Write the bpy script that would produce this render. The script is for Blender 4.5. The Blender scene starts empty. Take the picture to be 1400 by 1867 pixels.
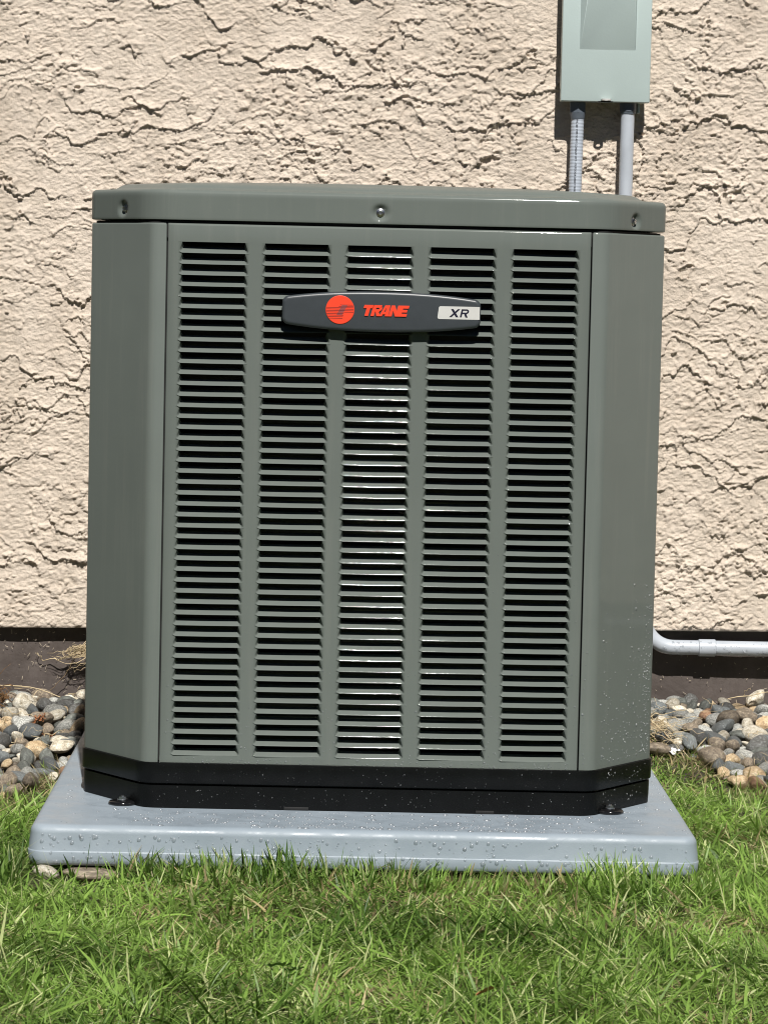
import bpy, bmesh, math, random
import numpy as np
from mathutils import Vector, Matrix

random.seed(7)
rng = np.random.default_rng(7)
sc = bpy.context.scene
COL = sc.collection

# ------------------------------------------------------------------ camera
F_PX, IMG_H = 5667.4, 1867.0
CAM = Vector((-0.06786, -4.98042, 0.78686))
YAW, PITCH, ROLL = 0.0168753, -0.0748922, 0.0223744
fw = Vector((math.sin(YAW) * math.cos(PITCH), math.cos(YAW) * math.cos(PITCH), math.sin(PITCH)))
r0 = Vector((math.cos(YAW), -math.sin(YAW), 0))
u0 = r0.cross(fw)
rt = math.cos(ROLL) * r0 + math.sin(ROLL) * u0
up = -math.sin(ROLL) * r0 + math.cos(ROLL) * u0
cd = bpy.data.cameras.new('camera')
cd.sensor_fit = 'VERTICAL'
cd.sensor_height = 24.0
cd.lens = 24.0 * F_PX / IMG_H
cd.clip_start = 0.05
cd.clip_end = 500
co = bpy.data.objects.new('camera', cd)
COL.objects.link(co)
M3 = Matrix((rt, up, -fw)).transposed()
co.matrix_world = Matrix.Translation(CAM) @ M3.to_4x4()
sc.camera = co

# ------------------------------------------------------------------ light
SUN_EL = math.radians(49)
SUN_AZ = math.radians(6.0)           # to the right of the wall's normal
S = Vector((math.sin(SUN_AZ) * math.cos(SUN_EL), -math.cos(SUN_AZ) * math.cos(SUN_EL), math.sin(SUN_EL)))
w = bpy.data.worlds.new('World')
sc.world = w
w.use_nodes = True
nt = w.node_tree
bg = nt.nodes['Background']
sky = nt.nodes.new('ShaderNodeTexSky')
sky.sky_type = 'NISHITA'
sky.sun_disc = False
sky.sun_elevation = SUN_EL
sky.sun_rotation = math.pi - SUN_AZ
nt.links.new(sky.outputs[0], bg.inputs[0])
bg.inputs[1].default_value = 0.05
sky.altitude = 1500
sky.air_density = 0.3
sky.dust_density = 0.1
sd = bpy.data.lights.new('sun', 'SUN')
sd.energy = 5.0
sd.angle = math.radians(0.53)
sd.color = (1.0, 0.965, 0.915)
so = bpy.data.objects.new('sun', sd)
COL.objects.link(so)
so.rotation_euler = S.to_track_quat('Z', 'Y').to_euler()
so.location = (0, -3, 5)
sc.view_settings.view_transform = 'Standard'
sc.view_settings.look = 'None'
sc.view_settings.gamma = 1.0
sc.view_settings.exposure = 0.25
sc.view_settings.use_curve_mapping = False
sc.cycles.filter_width = 1.05

# ------------------------------------------------------------------ helpers
def tag(o, label=None, cat=None, group=None, kind=None):
    if label: o['label'] = label
    if cat: o['category'] = cat
    if group: o['group'] = group
    if kind: o['kind'] = kind
    return o

def link(o, parent=None):
    COL.objects.link(o)
    if parent is not None: o.parent = parent
    return o

def empty(name, loc=(0, 0, 0)):
    o = bpy.data.objects.new(name, None)
    o.empty_display_size = 0.05
    o.location = loc
    return link(o)

def mesh_np(name, V, polys, smooth=True, loops=None, starts=None):
    """fast mesh; polys is an (n,k) int array"""
    me = bpy.data.meshes.new(name)
    V = np.asarray(V, dtype=np.float32)
    P = np.asarray(polys, dtype=np.int32)
    n, k = P.shape
    me.vertices.add(len(V)); me.vertices.foreach_set('co', V.ravel())
    me.loops.add(n * k); me.loops.foreach_set('vertex_index', P.ravel())
    me.polygons.add(n)
    me.polygons.foreach_set('loop_start', np.arange(0, n * k, k, dtype=np.int32))
    me.polygons.foreach_set('loop_total', np.full(n, k, dtype=np.int32))
    me.polygons.foreach_set('use_smooth', np.full(n, smooth, dtype=bool))
    me.update(calc_edges=True)
    me.validate()
    return me

def mesh_py(name, V, F, smooth=False):
    me = bpy.data.meshes.new(name)
    me.from_pydata([tuple(v) for v in V], [], F)
    if smooth:
        me.polygons.foreach_set('use_smooth', np.ones(len(me.polygons), dtype=bool))
    me.update()
    return me

def obj(name, me, mat, parent=None, loc=(0, 0, 0)):
    o = bpy.data.objects.new(name, me)
    if mat is not None and len(me.materials) == 0:
        me.materials.append(mat)
    o.location = loc
    return link(o, parent)

def sharp_by_angle(me, deg=35):
    bm = bmesh.new(); bm.from_mesh(me)
    bmesh.ops.recalc_face_normals(bm, faces=bm.faces)
    lim = math.radians(deg)
    for e in bm.edges:
        if len(e.link_faces) == 2 and e.calc_face_angle(0) > lim: e.smooth = False
    for f in bm.faces: f.smooth = True
    bm.to_mesh(me); bm.free()
    return me

def bm_mesh(name, bm, deg=35):
    me = bpy.data.meshes.new(name)
    bm.to_mesh(me); bm.free()
    return sharp_by_angle(me, deg)

def box_bm(bm, x0, x1, y0, y1, z0, z1, bev=0.0, seg=2):
    r = bmesh.ops.create_cube(bm, size=1.0)
    vs = r['verts']
    for v in vs:
        v.co = Vector(((x0 + x1) / 2 + v.co.x * (x1 - x0), (y0 + y1) / 2 + v.co.y * (y1 - y0), (z0 + z1) / 2 + v.co.z * (z1 - z0)))
    if bev > 0:
        es = set()
        for v in vs: es.update(v.link_edges)
        bmesh.ops.bevel(bm, geom=list(es), offset=bev, segments=seg, affect='EDGES', profile=0.5)

def round_poly(pts, rad, seg=6, closed=True):
    out = []
    n = len(pts)
    for i in range(n):
        p = Vector(pts[i]); r = rad[i]
        if r <= 0 or (not closed and i in (0, n - 1)):
            out.append((p.x, p.y)); continue
        a = Vector(pts[i - 1]); b = Vector(pts[(i + 1) % n])
        d1 = (a - p).normalized(); d2 = (b - p).normalized()
        ang = d1.angle(d2)
        t = r / math.tan(ang / 2)
        t = min(t, (a - p).length * .49, (b - p).length * .49)
        r = t * math.tan(ang / 2)
        bis = (d1 + d2).normalized()
        c = p + bis * (r / math.sin(ang / 2))
        s1 = p + d1 * t - c; s2 = p + d2 * t - c
        a1 = math.atan2(s1.y, s1.x); a2 = math.atan2(s2.y, s2.x)
        da = (a2 - a1 + math.pi) % (2 * math.pi) - math.pi
        for k in range(seg + 1):
            q = a1 + da * k / seg
            out.append((c.x + r * math.cos(q), c.y + r * math.sin(q)))
    return out

def resample(path, step, closed=True):
    P = [Vector(p) for p in path]
    if closed: P.append(P[0])
    out = []
    for a, b in zip(P[:-1], P[1:]):
        L = (b - a).length
        n = max(1, int(math.ceil(L / step)))
        for k in range(n):
            q = a.lerp(b, k / n); out.append((q.x, q.y))
    if not closed: out.append((P[-1].x, P[-1].y))
    return out

def path_normals(path, closed=True):
    """outward normals for a counter-clockwise path"""
    n = len(path); N = []
    for i in range(n):
        if closed:
            a, b = path[i - 1], path[(i + 1) % n]
        else:
            a, b = path[max(0, i - 1)], path[min(n - 1, i + 1)]
        t = Vector((b[0] - a[0], b[1] - a[1])).normalized()
        N.append((t.y, -t.x))
    return N

def sweep_profile(path, prof, closed=True, extra=None):
    """path: 2D outline, prof: list of (offset outward, z). returns V,F(quads)"""
    N = path_normals(path, closed)
    P = np.array(path); N = np.array(N)
    n = len(path); V = []
    for (o, z) in prof:
        Q = P + N * o
        V.append(np.column_stack([Q, np.full(n, z)]))
    V = np.concatenate(V)
    F = []
    m = n if closed else n - 1
    for j in range(len(prof) - 1):
        for i in range(m):
            a = j * n + i; b = j * n + (i + 1) % n
            F.append((a, b, b + n, a + n))
    return V, F

def tube(pts, rad, seg=10, cap=True):
    """pts list of 3D, rad float or list -> V,F (tuples)"""
    pts = [Vector(p) for p in pts]; n = len(pts)
    if not hasattr(rad, '__len__'): rad = [rad] * n
    V = []; F = []
    t0 = (pts[1] - pts[0]).normalized()
    ref = Vector((0, 0, 1)) if abs(t0.z) < .9 else Vector((1, 0, 0))
    a = t0.cross(ref).normalized()
    for i in range(n):
        t = (pts[min(i + 1, n - 1)] - pts[max(i - 1, 0)]).normalized()
        a = (a - t * a.dot(t)).normalized(); b = t.cross(a)
        for k in range(seg):
            q = 2 * math.pi * k / seg
            V.append(pts[i] + (a * math.cos(q) + b * math.sin(q)) * rad[i])
    for i in range(n - 1):
        for k in range(seg):
            k2 = (k + 1) % seg
            F.append((i * seg + k, i * seg + k2, (i + 1) * seg + k2, (i + 1) * seg + k))
    if cap:
        F.append(tuple(range(seg))[::-1]); F.append(tuple((n - 1) * seg + k for k in range(seg)))
    return V, F

class MB:
    def __init__(s): s.V = []; s.F = []
    def add(s, V, F):
        o = len(s.V); s.V += [tuple(v) for v in V]; s.F += [tuple(i + o for i in f) for f in F]
    def mesh(s, name, smooth=True, deg=None):
        me = mesh_py(name, s.V, s.F, smooth)
        if deg: sharp_by_angle(me, deg)
        return me

def noise2(x, y, seed):
    """value noise, x and y same-shape arrays, lattice 1"""
    r = np.random.default_rng(seed); T = r.random((256, 256)).astype(np.float32)
    xi = np.floor(x).astype(int); yi = np.floor(y).astype(int)
    fx = (x - xi).astype(np.float32); fy = (y - yi).astype(np.float32)
    fx = fx * fx * fx * (fx * (fx * 6 - 15) + 10); fy = fy * fy * fy * (fy * (fy * 6 - 15) + 10)
    a = T[xi & 255, yi & 255]; b = T[(xi + 1) & 255, yi & 255]; c = T[xi & 255, (yi + 1) & 255]; d = T[(xi + 1) & 255, (yi + 1) & 255]
    return (a * (1 - fx) + b * fx) * (1 - fy) + (c * (1 - fx) + d * fx) * fy
def fbm(x, y, seed, oct=4, gain=.5):
    v = 0; amp = 1; tot = 0
    for k in range(oct):
        v = v + amp * noise2(x * 2 ** k + 17.3 * k, y * 2 ** k + 9.1 * k, seed + k); tot += amp; amp *= gain
    return v / tot
def sstep(a, b, x):
    t = np.clip((x - a) / (b - a), 0, 1); return t * t * (3 - 2 * t)

# ------------------------------------------------------------------ materials
class NT:
    def __init__(s, name):
        s.m = bpy.data.materials.new(name); s.m.use_nodes = True
        s.t = s.m.node_tree; s.b = s.t.nodes['Principled BSDF']; s.out = s.t.nodes['Material Output']
        s.tc = None
    def n(s, typ, **kw):
        x = s.t.nodes.new(typ)
        for k, v in kw.items(): setattr(x, k, v)
        return x
    def l(s, a, b): s.t.links.new(a, b)
    def coord(s, kind='Object'):
        if s.tc is None: s.tc = s.n('ShaderNodeTexCoord')
        return s.tc.outputs[kind]
    def noise(s, scale, detail=4, rough=.55, vec=None, dist=0):
        x = s.n('ShaderNodeTexNoise'); x.inputs['Scale'].default_value = scale; x.inputs['Detail'].default_value = detail
        x.inputs['Roughness'].default_value = rough; x.inputs['Distortion'].default_value = dist
        s.l(vec or s.coord(), x.inputs['Vector']); return x
    def ramp(s, fac, stops, interp='LINEAR'):
        r = s.n('ShaderNodeValToRGB'); cr = r.color_ramp; cr.interpolation = interp
        while len(cr.elements) < len(stops): cr.elements.new(.5)
        for e, (p, c) in zip(cr.elements, stops):
            e.position = p; e.color = (*c, 1) if len(c) == 3 else c
        s.l(fac, r.inputs[0]); return r.outputs[0]
    def bump(s, height, strength, dist=.001, normal=None):
        b = s.n('ShaderNodeBump'); b.inputs['Strength'].default_value = strength; b.inputs['Distance'].default_value = dist
        s.l(height, b.inputs['Height'])
        if normal is not None: s.l(normal, b.inputs['Normal'])
        return b.outputs[0]
    def mix(s, fac, a, b, blend='MIX'):
        x = s.n('ShaderNodeMix', data_type='RGBA', blend_type=blend)
        for sock, v in ((x.inputs[0], fac), (x.inputs[6], a), (x.inputs[7], b)):
            if isinstance(v, (int, float)): sock.default_value = v
            elif isinstance(v, tuple): sock.default_value = (*v, 1) if len(v) == 3 else v
            else: s.l(v, sock)
        return x.outputs[2]
    def set(s, **kw):
        for k, v in kw.items():
            i = s.b.inputs[k.replace('_', ' ')]
            if isinstance(v, tuple): i.default_value = (*v, 1) if len(v) == 3 else v
            elif isinstance(v, (int, float)): i.default_value = v
            else: s.l(v, i)
        return s

def m_simple(name, c, rough=.5, metal=0.0, var=.12, scale=40, bump=0, bscale=300, spec=.5):
    k = NT(name)
    n = k.noise(scale, 4)
    col = k.ramp(n.outputs[0], [(.3, tuple(v * (1 - var) for v in c)), (.7, tuple(min(1, v * (1 + var)) for v in c))])
    k.set(Base_Color=col, Roughness=rough, Metallic=metal)
    k.b.inputs['Specular IOR Level'].default_value = spec
    if bump:
        nb = k.noise(bscale, 3)
        k.set(Normal=k.bump(nb.outputs[0], bump, .0006))
    return k.m

def m_paint(name, c):
    k = NT(name)
    n = k.noise(9, 5, .6)
    col = k.mix(k.ramp(n.outputs[0], [(.35, (0, 0, 0)), (.75, (.5, .5, .5))]), c, tuple(v * 1.12 for v in c))
    ro = k.ramp(n.outputs[0], [(.3, (.46,) * 3), (.7, (.54,) * 3)])
    mpv = k.n('ShaderNodeMapping'); mpv.inputs['Scale'].default_value = (38, 38, 2.2); k.l(k.coord(), mpv.inputs[0])
    stk = k.noise(1.0, 5, .7, vec=mpv.outputs[0]); dust = k.noise(260, 4, .75); pat = k.noise(5, 3)
    smear = k.ramp(stk.outputs[0], [(.52, (0, 0, 0)), (.75, (.10, .10, .10))])
    col = k.mix(smear, col, (.30, .29, .26))
    spk = k.ramp(dust.outputs[0], [(.66, (0, 0, 0)), (.76, (.22, .22, .22))])
    col = k.mix(k.mix(1.0, spk, k.ramp(pat.outputs[0], [(.42, (0, 0, 0)), (.65, (1, 1, 1))]), 'MULTIPLY'), col, (.34, .33, .29))
    k.set(Base_Color=col, Roughness=ro)
    k.b.inputs['Specular IOR Level'].default_value = .06
    k.b.inputs['Coat Weight'].default_value = .28
    k.b.inputs['Coat Roughness'].default_value = .05
    fine = k.noise(380, 2)
    wav = k.noise(7, 2)
    k.set(Normal=k.bump(fine.outputs[0], .05, .0003, k.bump(wav.outputs[0], .12, .006)))
    return k.m

MAT = {}
MAT['paint'] = m_paint('olive grey enamel', (.125, .143, .131))
MAT['black'] = m_simple('black base plastic', (.0030, .0034, .0036), .40, var=.3, scale=30, bump=.25, bscale=500, spec=.2)
MAT['coil'] = m_simple('dark coil fins', (.03, .028, .025), .5, var=.5, scale=30)
MAT['inner'] = m_simple('dark inner metal', (.006, .006, .006), .7)
MAT['steel'] = m_simple('zinc plated steel', (.55, .56, .57), .28, metal=1.0)
MAT['badge'] = m_simple('charcoal badge plastic', (.040, .047, .053), .38, var=.06, scale=60, bump=.12, bscale=700)
MAT['red'] = m_simple('orange red badge paint', (.80, .055, .018), .45, var=.04)
MAT['redline'] = m_simple('dark red line', (.10, .012, .012), .5)
MAT['plate'] = m_simple('silver model plate', (.55, .55, .53), .42, var=.04)
MAT['navy'] = m_simple('navy lettering', (.006, .006, .022), .45)
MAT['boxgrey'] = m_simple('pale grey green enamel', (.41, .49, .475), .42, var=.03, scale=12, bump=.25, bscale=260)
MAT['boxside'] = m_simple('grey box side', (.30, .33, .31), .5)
MAT['pvc'] = m_simple('grey pvc', (.43, .465, .51), .38, var=.08, scale=25)
MAT['pvc_shaded'] = m_simple('grey pvc fitting in painted shade', (.10, .12, .145), .45)  # grey pvc with the box's shade put into its colour
MAT['ink'] = m_simple('black ink', (.015, .015, .02), .6)
MAT['straw'] = m_simple('dry straw', (.56, .45, .28), .7, var=.3, scale=60)
MAT['clip'] = m_simple('dry clippings', (.40, .34, .26), .8, var=.3)
MAT['dead'] = m_simple('brown dead moss', (.17, .09, .035), .85, var=.5, scale=120)
MAT['cedar'] = m_simple('rust cedar scales', (.36, .15, .065), .7, var=.4, scale=150)
MAT['paper'] = m_simple('white scrap', (.8, .8, .82), .6)
MAT['stalk'] = m_simple('brown stalk', (.20, .14, .08), .7, var=.3)
MAT['clover'] = m_simple('clover green', (.17, .28, .075), .5, var=.15, scale=90)
MAT['leaf'] = m_simple('fallen leaf', (.45, .17, .07), .6, var=.2)

def m_stucco():
    k = NT('beige stucco')
    big = k.noise(3.0, 4, .6); mid = k.noise(45, 5, .65); gr = k.noise(420, 4, .7); gr2 = k.noise(150, 5, .7)
    c = k.ramp(big.outputs[0], [(.3, (.635, .550, .460)), (.7, (.70, .612, .518))])
    c2 = k.ramp(mid.outputs[0], [(.25, (.86, .86, .86)), (.75, (1.06, 1.05, 1.04))])
    mpv = k.n('ShaderNodeMapping'); mpv.inputs['Scale'].default_value = (9, 9, 1.2); k.l(k.coord(), mpv.inputs[0])
    st = k.noise(1.0, 5, .65, vec=mpv.outputs[0]); bl = k.noise(6, 4, .6, dist=.6)
    c3 = k.ramp(st.outputs[0], [(.36, (.88, .875, .86)), (.5, (1, 1, 1))])
    c4 = k.ramp(bl.outputs[0], [(.3, (.93, .92, .91)), (.55, (1, 1, 1)), (.75, (1.03, 1.03, 1.03))])
    k.set(Base_Color=k.mix(.7, k.mix(1.0, k.mix(1.0, c, c2, 'MULTIPLY'), c4, 'MULTIPLY'), c3, 'MULTIPLY'), Roughness=.9)
    k.b.inputs['Specular IOR Level'].default_value = .2
    nb = k.bump(gr2.outputs[0], .9, .004)
    k.set(Normal=k.bump(gr.outputs[0], .55, .0016, nb))
    return k.m
MAT['stucco'] = m_stucco()

def m_foundation():
    k = NT('dark brown painted concrete')
    n = k.noise(14, 5, .65); f = k.noise(220, 4, .7); st = k.noise(5, 5, .7, dist=1.5)
    c = k.ramp(n.outputs[0], [(.3, (.074, .059, .052)), (.7, (.105, .086, .077))])
    s2 = k.ramp(st.outputs[0], [(.48, (1, 1, 1)), (.62, (.72, .7, .68))])
    k.set(Base_Color=k.mix(1.0, c, s2, 'MULTIPLY'), Roughness=.62)
    k.set(Normal=k.bump(n.outputs[0], .5, .006, k.bump(f.outputs[0], .3, .001)))
    return k.m
MAT['found'] = m_foundation()

def m_pad():
    k = NT('blue grey pad plastic')
    n = k.noise(7, 5, .6); f = k.noise(650, 3, .7); wet = k.noise(16, 5, .6, dist=.8)
    c = k.ramp(n.outputs[0], [(.3, (.235, .282, .325)), (.7, (.285, .335, .382))])
    ro = k.ramp(wet.outputs[0], [(.42, (.6,) * 3), (.6, (.32,) * 3)])
    k.set(Base_Color=c, Roughness=ro)
    g = k.noise(90, 3, .6)
    k.set(Normal=k.bump(f.outputs[0], .35, .0006, k.bump(g.outputs[0], .2, .001)))
    return k.m
MAT['pad'] = m_pad()

def m_water():
    k = NT('water drop')
    n = k.noise(60, 1)
    gl = k.n('ShaderNodeBsdfGlossy'); k.l(k.ramp(n.outputs[0], [(.2, (.14,) * 3), (.8, (.30,) * 3)]), gl.inputs['Roughness'])
    tr = k.n('ShaderNodeBsdfTransparent'); tr.inputs[0].default_value = (.93, .94, .95, 1)
    lw = k.n('ShaderNodeLayerWeight'); lw.inputs[0].default_value = .35
    fac = k.ramp(lw.outputs['Facing'], [(0, (.10,) * 3), (.55, (.2,) * 3), (1, (.6,) * 3)])
    mx = k.n('ShaderNodeMixShader'); k.l(fac, mx.inputs[0]); k.l(tr.outputs[0], mx.inputs[1]); k.l(gl.outputs[0], mx.inputs[2])
    df = k.n('ShaderNodeBsdfDiffuse'); df.inputs[0].default_value = (.8, .83, .86, 1)
    m2 = k.n('ShaderNodeMixShader'); m2.inputs[0].default_value = .08; k.l(mx.outputs[0], m2.inputs[1]); k.l(df.outputs[0], m2.inputs[2])
    k.l(m2.outputs[0], k.out.inputs[0])
    return k.m
MAT['water'] = m_water()

def m_soil():
    k = NT('dark soil and thatch')
    n = k.noise(25, 6, .7); f = k.noise(180, 4, .7)
    c = k.ramp(n.outputs[0], [(.3, (.035, .032, .014)), (.55, (.07, .062, .026)), (.8, (.14, .115, .055))])
    k.set(Base_Color=c, Roughness=.95, Normal=k.bump(f.outputs[0], .8, .01))
    return k.m
MAT['soil'] = m_soil()

def m_blade(name, gloss=.42):
    k = NT(name)
    a = k.n('ShaderNodeAttribute'); a.attribute_name = 'col'
    n = k.noise(300, 2)
    c = k.mix(.25, a.outputs['Color'], k.ramp(n.outputs[0], [(.3, (.5, .5, .5)), (.7, (1, 1, 1))]), 'MULTIPLY')
    k.set(Base_Color=c, Roughness=gloss)
    k.b.inputs['Specular IOR Level'].default_value = .3
    tr = k.n('ShaderNodeBsdfTranslucent'); k.l(c, tr.inputs[0])
    mx = k.n('ShaderNodeMixShader'); mx.inputs[0].default_value = .42
    k.l(k.b.outputs[0], mx.inputs[1]); k.l(tr.outputs[0], mx.inputs[2]); k.l(mx.outputs[0], k.out.inputs[0])
    return k.m
MAT['grass'] = m_blade('grass blade')

def m_stone(name, a, b, c, sc_=40, th=(.36, .5, .64), rough=.42, vein=False):
    k = NT(name)
    oi = k.n('ShaderNodeObjectInfo')
    mp = k.n('ShaderNodeVectorMath', operation='ADD')
    ml = k.n('ShaderNodeVectorMath', operation='SCALE'); ml.inputs[3].default_value = 3.7
    cb = k.n('ShaderNodeCombineXYZ')
    for i in range(3): k.l(oi.outputs['Random'], cb.inputs[i])
    k.l(cb.outputs[0], ml.inputs[0]); k.l(k.coord(), mp.inputs[0]); k.l(ml.outputs[0], mp.inputs[1])
    n = k.noise(sc_, 6, .72, vec=mp.outputs[0], dist=2.5 if vein else .3)
    g = k.noise(13, 5, .8, vec=mp.outputs[0])
    col = k.ramp(n.outputs[0], [(th[0], a), (th[1], b), (th[2], c)])
    col = k.mix(.8, col, k.ramp(g.outputs[0], [(.38, (.35, .35, .35)), (.5, (.9, .9, .9)), (.65, (1.35, 1.35, 1.35))]), 'MULTIPLY')
    col = k.mix(.10, col, (.42, .38, .31))
    hs = k.n('ShaderNodeHueSaturation'); k.l(col, hs.inputs['Color'])
    mr = k.n('ShaderNodeMapRange'); mr.inputs[3].default_value = .65; mr.inputs[4].default_value = 1.65
    k.l(oi.outputs['Random'], mr.inputs[0]); k.l(mr.outputs[0], hs.inputs['Value'])
    k.set(Base_Color=hs.outputs[0], Roughness=rough, Normal=k.bump(n.outputs[0], .35, .12, k.bump(g.outputs[0], .3, .03)))
    return k.m
STONES = [
    m_stone('speckled granite', (.06, .065, .065), (.32, .33, .31), (.62, .62, .58), 9),
    m_stone('grey green stone', (.045, .055, .052), (.085, .10, .095), (.17, .19, .175), 2.2),
    m_stone('dark slate stone', (.022, .026, .028), (.05, .055, .058), (.15, .16, .165), 4),
    m_stone('ochre stone', (.26, .16, .075), (.44, .32, .18), (.60, .49, .33), 1.8, rough=.38),
    m_stone('cream quartz stone', (.30, .25, .17), (.58, .53, .42), (.75, .72, .64), 2.5),
    m_stone('veined blue grey stone', (.07, .085, .095), (.12, .145, .155), (.45, .48, .47), 2.2, (.45, .6, .68), vein=True),
    m_stone('brown mottled stone', (.07, .05, .033), (.16, .125, .09), (.34, .28, .20), 3.5),
    m_stone('rust stone', (.13, .06, .03), (.26, .13, .065), (.40, .26, .15), 1.8),
]
STONE_W = [.23, .16, .13, .09, .15, .09, .13, .02]

# ------------------------------------------------------------------ ground
GZ = -0.158
YW = 1.30                      # stucco face
YF = 1.329                     # foundation face
def gh(x, y):
    x = np.asarray(x, float); y = np.asarray(y, float)
    edge = .60 + .12 * sstep(.2, .8, x)                     # where the stones begin
    rise = .062 * sstep(0, 1, (y - edge + .05) / .66) + .012 * sstep(-.2, .9, x) * sstep(.7, 1.2, y)
    far = sstep(1.8, 3.5, np.abs(x)) + sstep(2.0, 4, -y)
    return GZ + rise + (fbm(x * 5 + 40, y * 5 + 40, 50, 3) - .5) * .022 * (1 - np.clip(far, 0, 1)) \
        + .0185 * sstep(.51, .47, np.abs(x)) * sstep(-.165, -.13, y) * sstep(1.0, .95, y) * (1 - sstep(-.34, -.38, x) * sstep(.02, -.02, y))
def ground():
    def axis(lo, hi, a, b, fine):
        m = list(np.arange(a, b + 1e-6, fine)); d = fine; p = a; L = []
        while p > lo: d *= 1.5; p -= d; L.append(max(p, lo))
        R = []; p = b; d = fine
        while p < hi: d *= 1.5; p += d; R.append(min(p, hi))
        return np.array(L[::-1] + m + R)
    X = axis(-60, 60, -1.2, 1.2, .03); Y = axis(-60, 4, -1.4, 1.35, .03)
    gx, gy = np.meshgrid(X, Y, indexing='ij')
    V = np.column_stack([gx.ravel(), gy.ravel(), gh(gx, gy).ravel()])
    nx, ny = len(X), len(Y)
    i, j = np.meshgrid(np.arange(nx - 1), np.arange(ny - 1), indexing='ij')
    a = (i * ny + j).ravel()
    P = np.column_stack([a, a + ny, a + ny + 1, a + 1])
    o = obj('ground', mesh_np('ground', V, P), MAT['soil'])
    tag(o, 'dark soil ground under the lawn', 'ground', kind='structure')
ground()

# ------------------------------------------------------------------ house wall
hw = tag(empty('house_wall', (0, YW, 0)), 'cream beige rough stucco house wall above a dark brown concrete foundation', 'wall')
WX0, WX1 = -1.75, 6.0        # left corner invented, so the left chamfer reflects dark foliage
def zb(x): return .0755 + .0149 * x       # bottom edge of the stucco
def stucco():
    def axis(lo, hi, a, b, fine):
        m = list(np.arange(a, b + 1e-6, fine)); d = fine; p = a; L = []
        while p > lo: d *= 1.12; p -= d; L.append(max(p, lo))
        R = []; p = b; d = fine
        while p < hi: d *= 1.12; p += d; R.append(min(p, hi))
        return np.array(L[::-1] + m + R)
    X = axis(WX0, WX1, -.80, .86, .0019)
    T = axis(0, 2.7, 0, 1.32, .0019)          # height above the bottom edge
    x, t = np.meshgrid(X, T, indexing='ij')
    z = t + .075
    wx = x + .02 * (fbm(x * 14, z * 14, 11, 3) - .5); wz = z + .02 * (fbm(x * 14 + 5, z * 14, 21, 3) - .5)
    h = np.zeros_like(x)
    def lips(freq, wob, jag, sx, sz, A, decay, seed, m0, m1, mfx, mfz):
        L = z * freq + wob * fbm(wx * sx, wz * sz, seed, 3) + jag * fbm(x * 42, z * 55, seed + 5, 3, .6)
        fr = L - np.floor(L); idx = np.floor(L)
        m = sstep(m0, m1, fbm(x * mfx + idx * 3.71, z * mfz * .15 + idx * 7.3, seed + 9, 3))
        am = .55 + .9 * noise2(x * 9 + idx * 5.1, idx * 1.7 + .5 + 0 * z, seed + 3)
        return A * m * am * np.exp(-fr * decay) * sstep(1.0, .985, fr)
    h += lips(13, 2.8, .55, 7, 8, .0060, 6.0, 100, .49, .57, 6, 6)
    h += lips(18, 3.8, .7, 9.5, 11, .0050, 6.0, 200, .51, .59, 8.5, 8)
    h += lips(27, 4.8, 1.0, 13, 15, .0036, 5.0, 300, .53, .61, 11, 10)
    # crumbs and small scoops gathered in patches
    patch = sstep(.54, .66, fbm(x * 5 + 3, z * 7, 400, 3))
    cr = fbm(x * 75, z * 85, 410, 3)
    h += patch * .0034 * sstep(.56, .66, cr)
    cr2 = fbm(x * 38, z * 46, 430, 3)
    h += sstep(.44, .6, fbm(x * 6, z * 8 + 9, 440, 2)) * .0026 * sstep(.61, .66, cr2)
    h += .0012 * (fbm(x * 26, z * 30, 450, 3) - .5)
    h += (.0026 + .0030 * noise2(x * 6, z * 9, 466)) * (fbm(x * 120, z * 235, 460, 2, .75) - .5)
    h += .0025 * (fbm(x * 4, z * 4, 470, 2) - .5)
    edge = sstep(0, .004, t)
    V = np.column_stack([x.ravel(), (-(h * edge) + (1 - edge) * .002).ravel(), (t + zb(x)).ravel()])
    nx, nz = len(X), len(T)
    i, j = np.meshgrid(np.arange(nx - 1), np.arange(nz - 1), indexing='ij')
    a = (i * nz + j).ravel()
    P = np.column_stack([a, a + nz, a + nz + 1, a + 1])
    obj('stucco', mesh_np('stucco', V, P), MAT['stucco'], hw)
    # underside (drip edge) and back
    bx_ = np.linspace(WX0, WX1, 60)
    V = []; F = []
    for q, xx in enumerate(bx_):
        V += [(xx, .0018, zb(xx) + .0003), (xx, .06, zb(xx) + .0003)]
        if q: F.append((2 * q - 2, 2 * q - 1, 2 * q + 1, 2 * q))
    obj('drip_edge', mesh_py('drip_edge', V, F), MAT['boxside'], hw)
stucco()
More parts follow.
